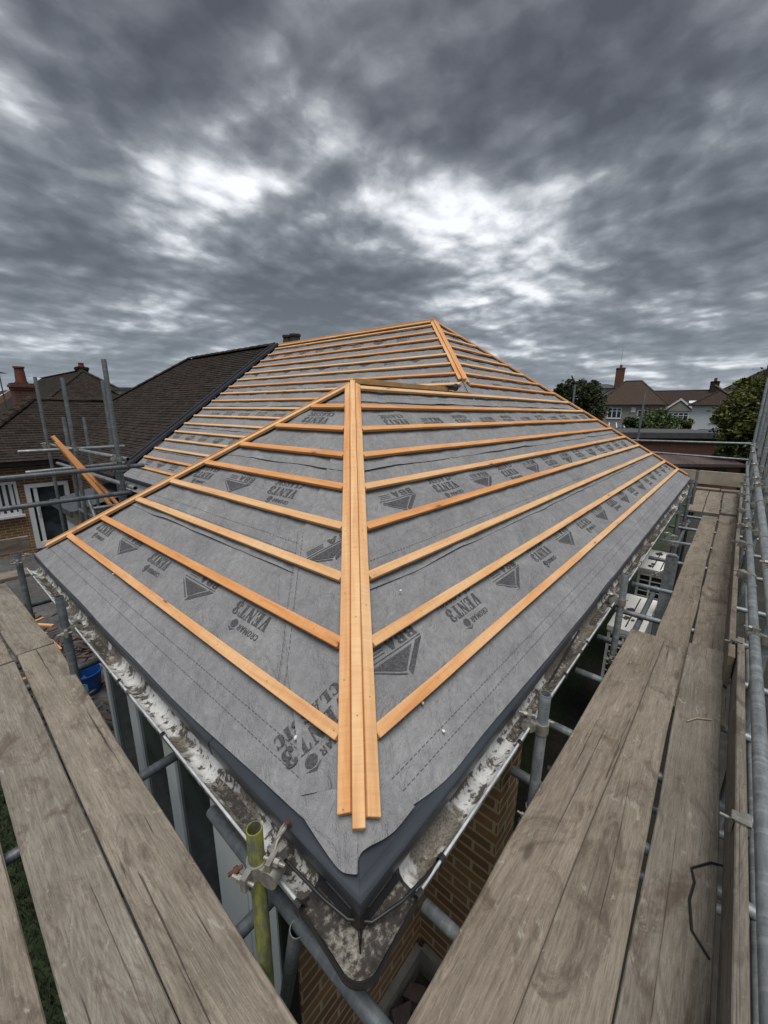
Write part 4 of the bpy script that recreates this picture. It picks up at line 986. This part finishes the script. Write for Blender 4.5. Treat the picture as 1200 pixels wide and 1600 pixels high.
# ---- house behind the wing, its roof rising over it
BH = empty('house', (7, 25, GROUND)); tag(BH, 'far brown-roofed house rising behind the red chimney at left', 'house')
ap = at(128, 579, 27.0); e1 = at(0, 612, 34.0)
bx = ap.x; byy = ap.y; zt_ = ap.z
pH = 5.2
nH1 = Plane((bx - pH, 0, zt_ - pH * TT), (0, 1, 0), (CT, 0, ST)); nH2 = Plane((0, byy - pH, zt_ - pH * TT), (1, 0, 0), (0, CT, ST))
tiled('roof', BH, nH1, 0, pH / CT, lambda v: byy - pH + v * CT, lambda v: byy + 12, M['tile'], .14, seg=.6)
tiled('roof', BH, nH2, 0, pH / CT, lambda v: bx - pH + v * CT, lambda v: bx + pH - v * CT, M['tile'], .14, seg=.6)
ridge_tiles('ridge', BH, (bx, byy, zt_), (bx, byy + 12, zt_), M['tile'], .13, .35); ridge_tiles('hip', BH, (bx - pH, byy - pH, zt_ - pH * TT), (bx, byy, zt_), M['tile'], .14, .35); ridge_tiles('hip', BH, (bx + pH, byy - pH, zt_ - pH * TT), (bx, byy, zt_), M['tile'], .14, .35)
mb = MB(); zb = zt_ - pH * TT - .02
for a, b in (((bx - pH + .3, byy - pH + .3), (bx + pH - .3, byy - pH + .3)), ((bx - pH + .3, byy + 12), (bx - pH + .3, byy - pH + .3)), ((bx + pH - .3, byy - pH + .3), (bx + pH - .3, byy + 12)), ((bx + pH - .3, byy + 12), (bx - pH + .3, byy + 12))): mb.wall(a, b, GROUND, zb)
mb.build('wall', M['brick'], BH, merge=False)
chimney(BH, bx + .2, byy + .8, zt_ - .8, zt_ + .28, .6, M['tile'], 1, 0, .22, .18)
# skylit roof at the far left edge and the flat dormer behind the tiled roof
LH = empty('house', (3, 36, GROUND)); tag(LH, 'red-brown roof with two roof lights at the left picture edge', 'house')
q = at(2, 610, 40); nS = Plane((q.x - 3.8, 0, q.z - 3.8 * TT), (0, 1, 0), (CT, 0, ST))
tiled('roof', LH, nS, 0, 3.8 / CT, lambda v: q.y - 5.2, lambda v: q.y + 8, M['redtile'], .2, seg=1.0)
mb = MB(); mb.wall((q.x - 3.5, q.y + 8), (q.x - 3.5, q.y - 5.2), GROUND, q.z - 3.8 * TT + .2); mb.face([(q.x - 3.5, q.y - 5.2, GROUND), (q.x + 3.5, q.y - 5.2, GROUND), (q.x + 3.5, q.y - 5.2, q.z - 3.8 * TT), (q.x, q.y - 5.2, q.z - .05), (q.x - 3.5, q.y - 5.2, q.z - 3.8 * TT + .2)]); mb.build('wall', M['brick'], LH, merge=False)
for k in range(2):
    mb = MB(); a = q.y - 4.2 + 2.4 * k
    P = [nS.p(u, v, h) for v in (1.6, 2.9) for u in (a, a + 1.3) for h in (-.02, .1)]
    for f in ((0, 1, 3, 2), (4, 6, 7, 5), (0, 4, 5, 1), (2, 3, 7, 6), (1, 5, 7, 3)): mb.face([P[i] for i in f])
    mb.build('roof_light', M['white'], LH)
DH = empty('house', (15, 26, GROUND)); tag(DH, 'white-sided flat-topped dormer peeping over the dark tiled valley', 'house')
p = at(196, 606, 27); rz = .75; mt_ = Matrix.Translation((p.x, p.y, 0)) @ Matrix.Rotation(rz - math.pi / 2 + .05, 4, 'Z')
mb = MB(); mb.box((-1.9, 0, GROUND), (1.9, 4, p.z - .18), mt_); mb.build('wall', M['wrender'], DH); mb = MB(); mb.box((-2.1, -.2, p.z - .18), (2.1, 4.2, p.z + .02), mt_); mb.build('roof', M['flat'], DH)

# ------------------------------------------------------------------ trees
def crown(name, lobes, n, size, m, par, seed, down=.25):
    r_ = random.Random(seed); mb_v = []; mb_f = []
    tot = sum(l[3] * l[4] * l[5] for l in lobes)
    for (cx, cy, cz, rx, ry, rz_) in lobes:
        k = int(n * (rx * ry * rz_) / tot)
        clumps = []
        for _ in range(max(8, k // 55)):
            d = V((r_.gauss(0, 1), r_.gauss(0, 1), r_.gauss(0, 1))).normalized(); rad = r_.uniform(.62, 1.03)
            clumps.append((V((cx + d.x * rx * rad, cy + d.y * ry * rad, cz + d.z * rz_ * rad)), r_.uniform(.13, .30)))
        for _ in range(k):
            c, cr2 = r_.choice(clumps)
            p = c + V((r_.gauss(0, cr2 * rx * .8), r_.gauss(0, cr2 * ry * .8), r_.gauss(0, cr2 * rz_ * .55)))
            s = size * r_.uniform(.6, 1.35); a = V((r_.gauss(0, 1), r_.gauss(0, 1), r_.gauss(0, .6))).normalized(); b = a.orthogonal().normalized()
            b = (b * math.cos(1.0) + a.cross(b) * r_.uniform(-1, 1)).normalized(); i = len(mb_v)
            mb_v += [p - a * s, p + b * s * .45, p + a * s - V((0, 0, s * down)), p - b * s * .45]; mb_f.append((i, i + 1, i + 2, i + 3))
    me = bpy.data.meshes.new(name); me.from_pydata([tuple(v) for v in mb_v], [], mb_f)
    return link(name, me, m, par)
def trunk(par, base, h, r, limbs, seed):
    r_ = random.Random(seed); mb = MB(); b = V(base)
    mb.path([b, b + V((.05, .02, h * .4)), b + V((-.04, .08, h * .75)), b + V((.02, .05, h))], r, 8)
    for _ in range(limbs):
        s = b + V((0, .04, h * r_.uniform(.35, .8))); a = r_.uniform(0, 6.28); e = s + V((math.cos(a), math.sin(a), r_.uniform(.5, 1.1))) * h * .35
        mb.path([s, (s + e) / 2 + V((0, 0, .1)), e], r * .35, 6)
    return mb.build('trunk', M['bark'], par, 60)
def tree(name, label, cat, base, lobes, n, size, m, seed, r=.15, group=None):
    t = empty(name, base); tag(t, label, cat, group); top = max(l[2] + l[5] * .4 for l in lobes)
    trunk(t, base, top - base[2], r, 7, seed); crown('crown', lobes, n, size, M[m], t, seed); return t
def lob(px, py, dep, rx, rz_, ry=None): p = at(px, py, dep); k = dep / FPX; return (p.x, p.y, p.z, rx * k, (ry or rx) * k, rz_ * k)
def base_at(px, dep):
    p = at(px, 660, dep); return (p.x, p.y, GROUND)
tree('tree', 'dark broadleaf tree just beyond the sloping right roof edge', 'tree', base_at(905, 34), [lob(905, 622, 34, 30, 26), lob(880, 612, 33, 17, 14), lob(925, 635, 34, 22, 24), lob(915, 605, 35, 20, 13), lob(900, 655, 34, 30, 22), lob(890, 600, 35, 10, 8)], 12000, .15, 'leafA', 3)
tree('tree', 'big yellow-green conifer filling the right picture edge behind the poles', 'tree', base_at(1190, 21), [lob(1205, 640, 21, 52, 46), lob(1165, 652, 20, 36, 34), lob(1212, 600, 22, 34, 22), lob(1186, 618, 21, 34, 18), lob(1148, 676, 20, 22, 26), lob(1195, 700, 20, 40, 40), lob(1172, 722, 20, 26, 24), lob(1245, 640, 21, 50, 60), lob(1222, 580, 22, 20, 10), lob(1150, 628, 21, 14, 10), lob(1138, 652, 20, 13, 9), lob(1132, 690, 20, 15, 20), lob(1128, 664, 20.5, 12, 10), lob(1175, 600, 21.5, 18, 10)], 40000, .115, 'leafB', 5, .22)
tree('bush', 'round pale olive bush in front of the gabled bay house', 'bush', base_at(1028, 42), [lob(1028, 664, 42, 27, 22), lob(1010, 672, 42, 17, 16), lob(1044, 672, 42, 15, 17), lob(1025, 648, 42, 17, 11)], 9000, .14, 'leafC', 7, .1)
tree('bush', 'small dark bush left of the round olive bush', 'bush', base_at(985, 43), [lob(985, 660, 43, 11, 9), lob(992, 668, 43, 12, 9)], 2200, .14, 'leafA', 8, .07)
tree('bush', 'low straggly green shrub under the house with the skylight lean-to', 'bush', base_at(978, 36), [lob(978, 678, 36, 22, 9), lob(960, 680, 36, 12, 8), lob(995, 682, 36, 12, 7)], 3000, .12, 'leafC', 9, .06)
tree('bush', 'green shrub at the foot of the white house, beside the bay', 'bush', base_at(1066, 47), [lob(1066, 668, 47, 11, 12), lob(1060, 675, 47, 9, 10), lob(1072, 660, 47, 7, 8)], 2400, .15, 'leafB', 10, .07)
tree('tree', 'dark bush behind the conifer at the garage corner', 'bush', base_at(1172, 26), [lob(1165, 700, 26, 24, 24), lob(1180, 660, 27, 24, 30)], 5000, .13, 'leafA', 11, .1)
# ------------------------------------------------------------------ houses on the right
def house(name, label, px, dep, turn, w_, d_, he, hr, wm, rm, kind_='hip', hipl=None):
    """front wall centred under pixel column px at this depth, facing the camera turned by 'turn'"""
    p = at(px, 640, dep); ang = yaw - math.pi / 2 - math.atan((px - 600) / FPX) + turn
    t = empty(name, (p.x, p.y, GROUND), ang); tag(t, label, 'house')
    mt_ = Matrix.Translation((p.x, p.y, 0)) @ Matrix.Rotation(ang, 4, 'Z'); t['_'] = 0; del t['_']
    mb = MB(); cs = [mt_ @ V((x, y, 0)) for x, y in ((-w_ / 2, 0), (w_ / 2, 0), (w_ / 2, d_), (-w_ / 2, d_))]
    for k in range(4): mb.wall(cs[k].xy, cs[(k + 1) % 4].xy, GROUND, he)
    mb.build('wall', M[wm], t, merge=False)
    o = .35; hl = hipl if hipl is not None else d_ / 2; mbr = MB()
    E_ = [V((x, y, he - .08)) for x, y in ((-w_ / 2 - o, -o), (w_ / 2 + o, -o), (w_ / 2 + o, d_ + o), (-w_ / 2 - o, d_ + o))]
    Ra, Rb = V((-w_ / 2 - o + hl, d_ / 2, hr)), V((w_ / 2 + o - hl, d_ / 2, hr))
    def fc(P):
        Q = [mt_ @ p_ for p_ in P]; a = (Q[1] - Q[0]); L = a.length; a.normalize(); b = Q[-1] - Q[0]; b = (b - a * b.dot(a)).normalized()
        mbr.face(Q, [((q_ - Q[0]).dot(a), (q_ - Q[0]).dot(b)) for q_ in Q])
    fc([E_[0], E_[1], Rb, Ra]); fc([E_[1], E_[2], Rb]); fc([E_[2], E_[3], Ra, Rb]); fc([E_[3], E_[0], Ra]); fc([E_[3], E_[2], E_[1], E_[0]])
    ro = mbr.build('roof', M[rm], t, merge=False)
    ridge_tiles('ridge', t, mt_ @ Ra, mt_ @ Rb, M[rm], .14, .4); ridge_tiles('hip', t, mt_ @ E_[1], mt_ @ Rb, M[rm], .14, .4); ridge_tiles('hip', t, mt_ @ E_[0], mt_ @ Ra, M[rm], .14, .4)
    mb = MB(); mb.box((-w_ / 2 - o - .06, -o - .08, he - .16), (w_ / 2 + o + .06, -o - .0, he - .04), mt_); mb.build('gutter', M['black'], t)
    return t, mt_
def hwin(t, mt_, x0, x1, z0, z1, cols, y=0.0, top=None, nrm=(0, -1)):
    a = mt_ @ V((x0, y, 0)); b = mt_ @ V((x1, y, 0)); n_ = mt_.to_3x3() @ V((*nrm, 0)); return flat_window(t, a.xy, b.xy, z0, z1, n_.xy, cols, .11, 'white', top)
# grey pebbledashed house
tA, mA = house('house', 'grey pebbledashed house with a russet hipped roof and brick chimney', 985, 58, .05, 8.2, 8.4, 2.55, 6.0, 'render', 'redtile', hipl=3.4)
hwin(tA, mA, -2.85, -1.05, .55, 2.05, 3, 0, .45); hwin(tA, mA, .9, 2.5, .75, 1.75, 2)
p = mA @ V((-1.9, 4.2, 0)); chimney(tA, p.x, p.y, 5.0, 7.9, 1.1, M['redbrick'], 2, .3, .35, .17); aerial(tA, (p.x - .4, p.y, 7.6), 3.2, .9, 2.2)
mb = MB(); mb.box((.1, -.09, 1.45), (.65, -.004, 2.1), mA); mb.build('alarm_box', M['white'], tA)
mb = MB(); mb.box((-3.6, -2.6, GROUND), (.9, -.01, -1.6), mA); mb.build('lean_to', M['render'], tA); mb = MB(); mb.box((-3.7, -2.8, -1.6), (1.1, -.012, -1.35), mA); mb.build('lean_to_roof', M['flat'], tA)
mb = MB(); mb.face([mA @ V(q) for q in ((-3.4, -1.9, -1.2), (-.2, -1.9, -1.2), (-.7, -.2, -.1), (-2.9, -.2, -.1))]); mb.face([mA @ V(q) for q in ((-3.4, -1.9, -1.2), (-3.4, -1.9, -1.36), (-.2, -1.9, -1.36), (-.2, -1.9, -1.2))]); so_ = mb.build('roof_lantern', M['lead'], tA)
mb = MB()
for x in (-3.5, -2.4, -1.3, -.2): mb.cyl(mA @ V((x, -1.95, -1.17)), mA @ V((x * .8 - .5, -.2, -.06)), .07, 6)
mb.build('glazing_bar', M['white'], so_)
# white dormer / flat roof house behind it at left
tB, mB = house('house', 'pale flat-sided house half hidden behind the dark broadleaf tree', 930, 66, -.1, 7, 7, 5.2, 5.9, 'wrender', 'flat', hipl=3.0)
# gabled bay house
tC, mC = house('house', 'house with a white gabled bay window and dark roof, farthest back', 1068, 74, .0, 13, 8.5, 2.0, 5.6, 'wrender', 'brownt', hipl=.4)
mb = MB(); xg = -.6
mb.box((xg - 1.9, -1.25, GROUND), (xg + 1.9, -.01, 1.9), mC); mb.build('bay_wall', M['wrender'], tC)
hwin(tC, mC, xg - 1.5, xg + 1.5, -.5, 1.5, 4, -1.27, .5)
mb = MB()
for s in (-1, 1):
    P = [V((xg + s * 2.35, -1.6, 1.75)), V((xg, -1.6, 3.75)), V((xg, 3.0, 3.75)), V((xg + s * 2.35, .5, 1.75))]; mb.face([mC @ q for q in P])
mb.build('gable_roof', M['brownt'], tC)
mb = MB()
for s in (-1, 1):
    A_ = V((xg + s * 2.4, -1.66, 1.62)); B_ = V((xg, -1.66, 3.66))
    mb.face([mC @ A_, mC @ B_, mC @ (B_ + V((0, 0, .38))), mC @ (A_ + V((0, 0, .38)))]); mb.face([mC @ (A_ + V((0, 0, .38))), mC @ (B_ + V((0, 0, .38))), mC @ (B_ + V((0, .3, .38))), mC @ (A_ + V((0, .3, .38)))])
mb.build('bargeboard', M['white'], tC)
mb = MB(); mb.face([mC @ V(q) for q in ((xg - 1.95, -1.5, 1.8), (xg + 1.95, -1.5, 1.8), (xg, -1.5, 3.5))]); mb.build('gable_wall', M['render'], tC)
p = mC @ V((3.9, 4.2, 0)); chimney(tC, p.x, p.y, 5.0, 7.1, 1.2, M['brownt'], 3, .2, .5, .16)
P = [mC @ V(q) for q in ((.6, 1.2, 2.9), (2.0, 1.2, 2.9), (2.0, 1.75, 3.4), (.6, 1.75, 3.4))]; mb = MB(); mb.face([q + V((0, 0, .25)) for q in P]); mb.face([P[0], P[1], P[1] + V((0, 0, .25)), P[0] + V((0, 0, .25))]); mb.build('roof_light', M['white'], tC)
# white rendered house, right
tD, mD = house('house', 'white rendered house with one dark window, partly behind the conifer', 1196, 44, .0, 13.0, 10, 2.35, 6.3, 'wrender', 'brownt', hipl=5.9)
hwin(tD, mD, -4.6, -2.7, .35, 1.6, 1, 0, .35)
mb = MB(); mb.box((-6.2, -1.3, -2.2), (-2.2, -.01, -.95), mD); mb.build('lean_to', M['wrender'], tD); mb = MB(); mb.face([mD @ V(q) for q in ((-6.3, -1.4, -.95), (-2.1, -1.4, -.95), (-2.1, -.012, -.45), (-5.4, -.012, -.45))]); mb.box((-6.3, -1.42, -1.0), (-2.1, -1.38, -.9), mD); mb.build('lean_to_roof', M['flat'], tD)
# garage with flat roof, and the low outbuilding in front of it
def slab(t, nm, px0, px1, dep, z0, z1, dd, m, proud=0.0, mtl=None):
    a = at(px0, 700, dep); b = at(px1, 700, dep * 1.0); x = V((b.x - a.x, b.y - a.y, 0)); L = x.length; x.normalize(); y = V((-x.y, x.x, 0))
    if y.dot(V((cd.x, cd.y, 0))) < 0: y = -y
    mt_ = Matrix((x, y, V((0, 0, 1)))).transposed().to_4x4(); mt_.translation = V((a.x, a.y, 0)) - y * proud
    mb = MB()
    if mtl: mb.wall((mt_ @ V((0, 0, 0))).xy, (mt_ @ V((L, 0, 0))).xy, z0, z1); mb.wall((mt_ @ V((L, 0, 0))).xy, (mt_ @ V((L, dd, 0))).xy, z0, z1); mb.wall((mt_ @ V((0, dd, 0))).xy, (mt_ @ V((0, 0, 0))).xy, z0, z1)
    else: mb.box((0, 0, z0), (L, dd, z1), mt_)
    mb.build(nm, M[m], t, merge=not mtl); return mt_, L
GA_ = empty('garage', base_at(1080, 28)); tag(GA_, 'long red brick garage with a black felted flat roof', 'garage')
slab(GA_, 'wall', 960, 1178, 28, GROUND, -.35, 7, 'redbrick', 0, True); slab(GA_, 'roof', 952, 1180, 28, -.35, .02, 7.2, 'flat', .25)
OB = empty('outbuilding', base_at(1110, 19.5)); tag(OB, 'low brick outbuilding with a mossy corrugated roof and small dark windows', 'shed')
mO, LO = slab(OB, 'wall', 1036, 1165, 19.5, GROUND, -1.1, 1.4, 'redbrick', 0, True)
mb = MB(); n = 60
for k in range(n):
    x0, x1 = -.3 + (LO + .5) * k / n, -.3 + (LO + .5) * (k + 1) / n; z_ = lambda x: .03 * math.cos(x * 40)
    mb.face([mO @ V((x0, -.25, -1.08 + z_(x0))), mO @ V((x1, -.25, -1.08 + z_(x1))), mO @ V((x1, 1.5, -.80 + z_(x1))), mO @ V((x0, 1.5, -.80 + z_(x0)))])
mb.build('roof', M['slate'], OB, 60)
mb = MB(); mb.box((-.3, -.28, -1.2), (LO + .2, -.252, -1.06), mO); mb.build('fascia', M['fence'], OB)
for x0 in (.85, 2.15):
    a = mO @ V((x0, 0, 0)); b = mO @ V((x0 + 1.1, 0, 0)); n_ = mO.to_3x3() @ V((0, -1, 0)); flat_window(OB, a.xy, b.xy, -1.85, -1.3, n_.xy, 3, .05, 'fence')

# ------------------------------------------------------------------ ground
def sheet(name, pts, z, m, k='structure'):
    mb = MB(); mb.face([(x, y, z) for x, y in pts]); o = mb.build(name, M[m], None, merge=False); o['kind'] = k; return o
sheet('ground', ((-600, -600), (600, -600), (600, 600), (-600, 600)), GROUND - .004, 'lawn')
sheet('patio', ((-.22, .66), (3, .66), (3, 4.6), (14, 4.6), (14, 13.5), (-9, 13.5), (-9, 4.6), (-.22, 4.6)), GROUND, 'paving')
sheet('path', ((1.2, -3.5), (32, -3.5), (32, .6), (1.2, .6)), GROUND, 'earth')
sheet('flower_bed', ((-.4, -.6), (1.19, -.6), (1.19, .62), (-.4, .62)), GROUND + .004, 'earth')
# grass tufts seen through the gap between the outer planks
r_ = random.Random(4); vs = []; fs = []
for _ in range(9000):
    x, y = r_.uniform(-1.6, -.45), r_.uniform(-.6, 5.5); h = r_.uniform(.05, .13); a = r_.uniform(0, 6.28); w_ = .006; i = len(vs); d = V((math.cos(a), math.sin(a), 0))
    b = V((x, y, GROUND)); s = V((-d.y, d.x, 0)) * w_; vs += [b - s, b + s, b + d * h * r_.uniform(.2, .9) + V((0, 0, h))]; fs.append((i, i + 1, i + 2))
me = bpy.data.meshes.new('grass'); me.from_pydata([tuple(v) for v in vs], [], fs); g = link('grass', me, M['lawn']); g['kind'] = 'stuff'
# rubble at the foot of the corner
def shard(mb, c, L, w_, h, rz, tilt, r_):
    mt_ = Matrix.Translation(c) @ Matrix.Rotation(rz, 4, 'Z') @ Matrix.Rotation(tilt, 4, 'X'); n = r_.choice((4, 5, 6)); P = []
    for k in range(n):
        a = 2 * math.pi * (k + r_.uniform(-.25, .25)) / n; P.append((math.cos(a) * L * r_.uniform(.75, 1.1), math.sin(a) * w_ * r_.uniform(.75, 1.1)))
    lo = [mt_ @ V((x, y, 0)) for x, y in P]; hi = [mt_ @ V((x * .97, y * .97, h)) for x, y in P]
    for k in range(n): mb.face([lo[k], lo[(k + 1) % n], hi[(k + 1) % n], hi[k]])
    mb.face(lo[::-1]); mb.face(hi)
mb = MB()
for _ in range(170):
    x, y = r_.uniform(-.3, 1.15), r_.uniform(-.5, .5); shard(mb, (x, y, GROUND + r_.uniform(0, .12)), r_.uniform(.03, .11), r_.uniform(.02, .07), r_.uniform(.012, .04), r_.uniform(0, 6.3), r_.uniform(-.6, .6), r_)
mb.build('rubble', M['slate'], None, merge=False)['kind'] = 'stuff'
mb = MB(); shard(mb, (.98, .25, GROUND + .16), .20, .12, .014, .5, .9, r_); tag(mb.build('roof_slate', M['pot'], None), 'broken dark red slate leaning among rubble under the near corner', 'slate')
# debris heap and bucket past the windows
mb = MB()
for _ in range(260):
    x, y = r_.gauss(.35, .42), r_.gauss(6.4, .9)
    shard(mb, (x, y, GROUND + r_.uniform(0, .2)), r_.uniform(.05, .2), r_.uniform(.012, .04), r_.uniform(.012, .03), r_.uniform(0, 6.3), r_.uniform(-.5, .5), r_)
mb.build('rubble', M['slate'], None, merge=False)['kind'] = 'stuff'
for k in range(14):
    x, y = .02 + .16 * (k % 4) + r_.uniform(-.08, .08), 5.5 + .17 * k + r_.uniform(-.1, .1); a = r_.uniform(0, 3)
    A = V((x, y, GROUND + .26 + r_.uniform(0, .12))); B = A + V((math.cos(a), math.sin(a), r_.uniform(-.3, .3))) * r_.uniform(.16, .36)
    o = beam('timber_offcut', A, B, .05, .025, M['batten'], None, (0, 0, 1), .002); tag(o, 'short orange batten offcut on the debris heap past the windows', 'offcut', 'batten offcuts on the debris heap')
bk = empty('bucket', (.52, 5.65, GROUND)); tag(bk, 'blue plastic bucket standing by the debris heap', 'bucket')
mb = MB(); n = 24; prof = [(.0, .01), (.13, .0), (.135, .02), (.17, .30), (.18, .30), (.18, .32), (.165, .32), (.16, .29), (.125, .03), (0, .03)]
for (ra, za), (rb, zb_) in zip(prof, prof[1:]):
    for k in range(n):
        a, b = 2 * math.pi * k / n, 2 * math.pi * (k + 1) / n; P = [(ra * math.cos(a), ra * math.sin(a), za), (ra * math.cos(b), ra * math.sin(b), za), (rb * math.cos(b), rb * math.sin(b), zb_), (rb * math.cos(a), rb * math.sin(a), zb_)]
        if ra == 0: P = P[1:]
        if rb == 0: P = P[:3]
        mb.face([V(p) + V((.52, 5.65, GROUND)) for p in P])
mb.build('body', M['blue'], bk, 40)
mb = MB()
for k in range(5):
    a = -2.6 + k * .16; b = a + .16; f = lambda t_, z, r: (.52 + r * math.cos(t_), 5.65 + r * math.sin(t_), GROUND + z); mb.face([f(a, .10, .1515), f(b, .10, .1515), f(b, .22, .1645), f(a, .22, .1645)])
mb.build('label', M['cyan'], bk)
mb = MB(); mb.path([(.52 + .185 * math.cos(t_), 5.65 + .185 * math.sin(t_) * .3, GROUND + .30 + .10 * abs(math.sin(t_))) for t_ in [math.pi * k / 10 for k in range(11)]], .005, 6); mb.build('handle', M['lip'], bk, 50)
# two outdoor units under the right eave
def ac(label, x0, y0_, zt, L=.95, dpt=.34, H=.78):
    t = empty('air_conditioning_unit', (x0 + L / 2, y0_ + dpt / 2, zt - H)); tag(t, label, 'outdoor unit', 'outdoor units under the right eave')
    mb = MB(); mb.box((x0, y0_, zt - H), (x0 + L, y0_ + dpt, zt - .05)); mb.build('casing', M['acwhite'], t)
    mb = MB(); mb.box((x0 - .012, y0_ - .012, zt - .05), (x0 + L + .012, y0_ + dpt + .012, zt)); o = mb.build('lid', M['acwhite'], t)
    mb = MB()
    for k in range(2): mb.box((x0 + .06, y0_ + .06 + k * .09, zt + .0015), (x0 + L - .06, y0_ + .072 + k * .09, zt + .004))
    mb.build('lid_groove', M['black'], o)
    mb = MB(); rr = random.Random(int(x0 * 10))
    for k in range(6):
        cx, cy = x0 + rr.uniform(.1, L - .1), y0_ + rr.uniform(.05, dpt - .05); n_ = 9; rad = rr.uniform(.015, .05)
        mb.face([(min(x0 + L, max(x0, cx + rad * rr.uniform(.6, 1.3) * 1.4 * math.cos(a * 6.283 / n_))), min(y0_ + dpt, max(y0_, cy + rad * rr.uniform(.5, 1.2) * math.sin(a * 6.283 / n_))), zt + .005 + .0012 * k) for a in range(n_)])
    kind(mb.build('leaf_litter', M['dirt'], o, merge=False), 'stuff')
    mb = MB(); mb.box((x0 - .003, y0_ + .03, zt - H + .06), (x0 - .0012, y0_ + dpt - .03, zt - .10)); g_ = mb.build('grille', M['black'], t)
    mb = MB()
    for k in range(8): mb.box((x0 - .010, y0_ + .03, zt - H + .10 + k * .075), (x0 - .004, y0_ + dpt - .03, zt - H + .112 + k * .075))
    mb.box((x0 - .012, y0_ + dpt / 2 - .01, zt - H + .06), (x0 - .0105, y0_ + dpt / 2 + .01, zt - .10)); mb.build('grille_bar', M['acwhite'], g_)
    mb = MB()
    for x in (x0 + .1, x0 + L - .18):
        mb.box((x, y0_ + .01, GROUND), (x + .04, y0_ + .05, zt - H - .002)); mb.box((x, y0_ + dpt - .05, GROUND), (x + .04, y0_ + dpt - .01, zt - H - .002))
    mb.build('stand', M['lead'], t)
ac('nearer cream outdoor unit with a leaf-strewn lid, below the gutter', 3.97, -.11, -.90, 1.0, .30, .7)
ac('farther cream outdoor unit whose dark grille shows, below the gutter', 5.62, -.10, -.74, .95, .30, .72)
# flecks of plaster on the felt
for pl, u, v in ((PL, 1.85, .33), (PL, .95, .31), (PL, .52, .24), (PL, .80, .62), (PL, 2.6, .30), (PR, .62, .30), (PR, .92, .74), (PR, 1.35, 1.60), (PR, .62, .175), (PR, 4.4, .9)):
    p = pl.p(u, v, HB + .01); mb = MB(); shard(mb, p, .009, .006, .006, u * 7, .3, r_); tag(mb.build('plaster_crumb', M['white2'], None), 'tiny white crumb of plaster lying on the grey felt', 'crumb', 'white crumbs on the felt')
mb = MB(); p = PR.p(1.62, 1.66, HB + .012); shard(mb, p, .028, .008, .008, .3, .2, r_); tag(mb.build('wood_chip', M['paleply'], None), 'pale wood chip on the felt just right of the middle hip', 'chip')
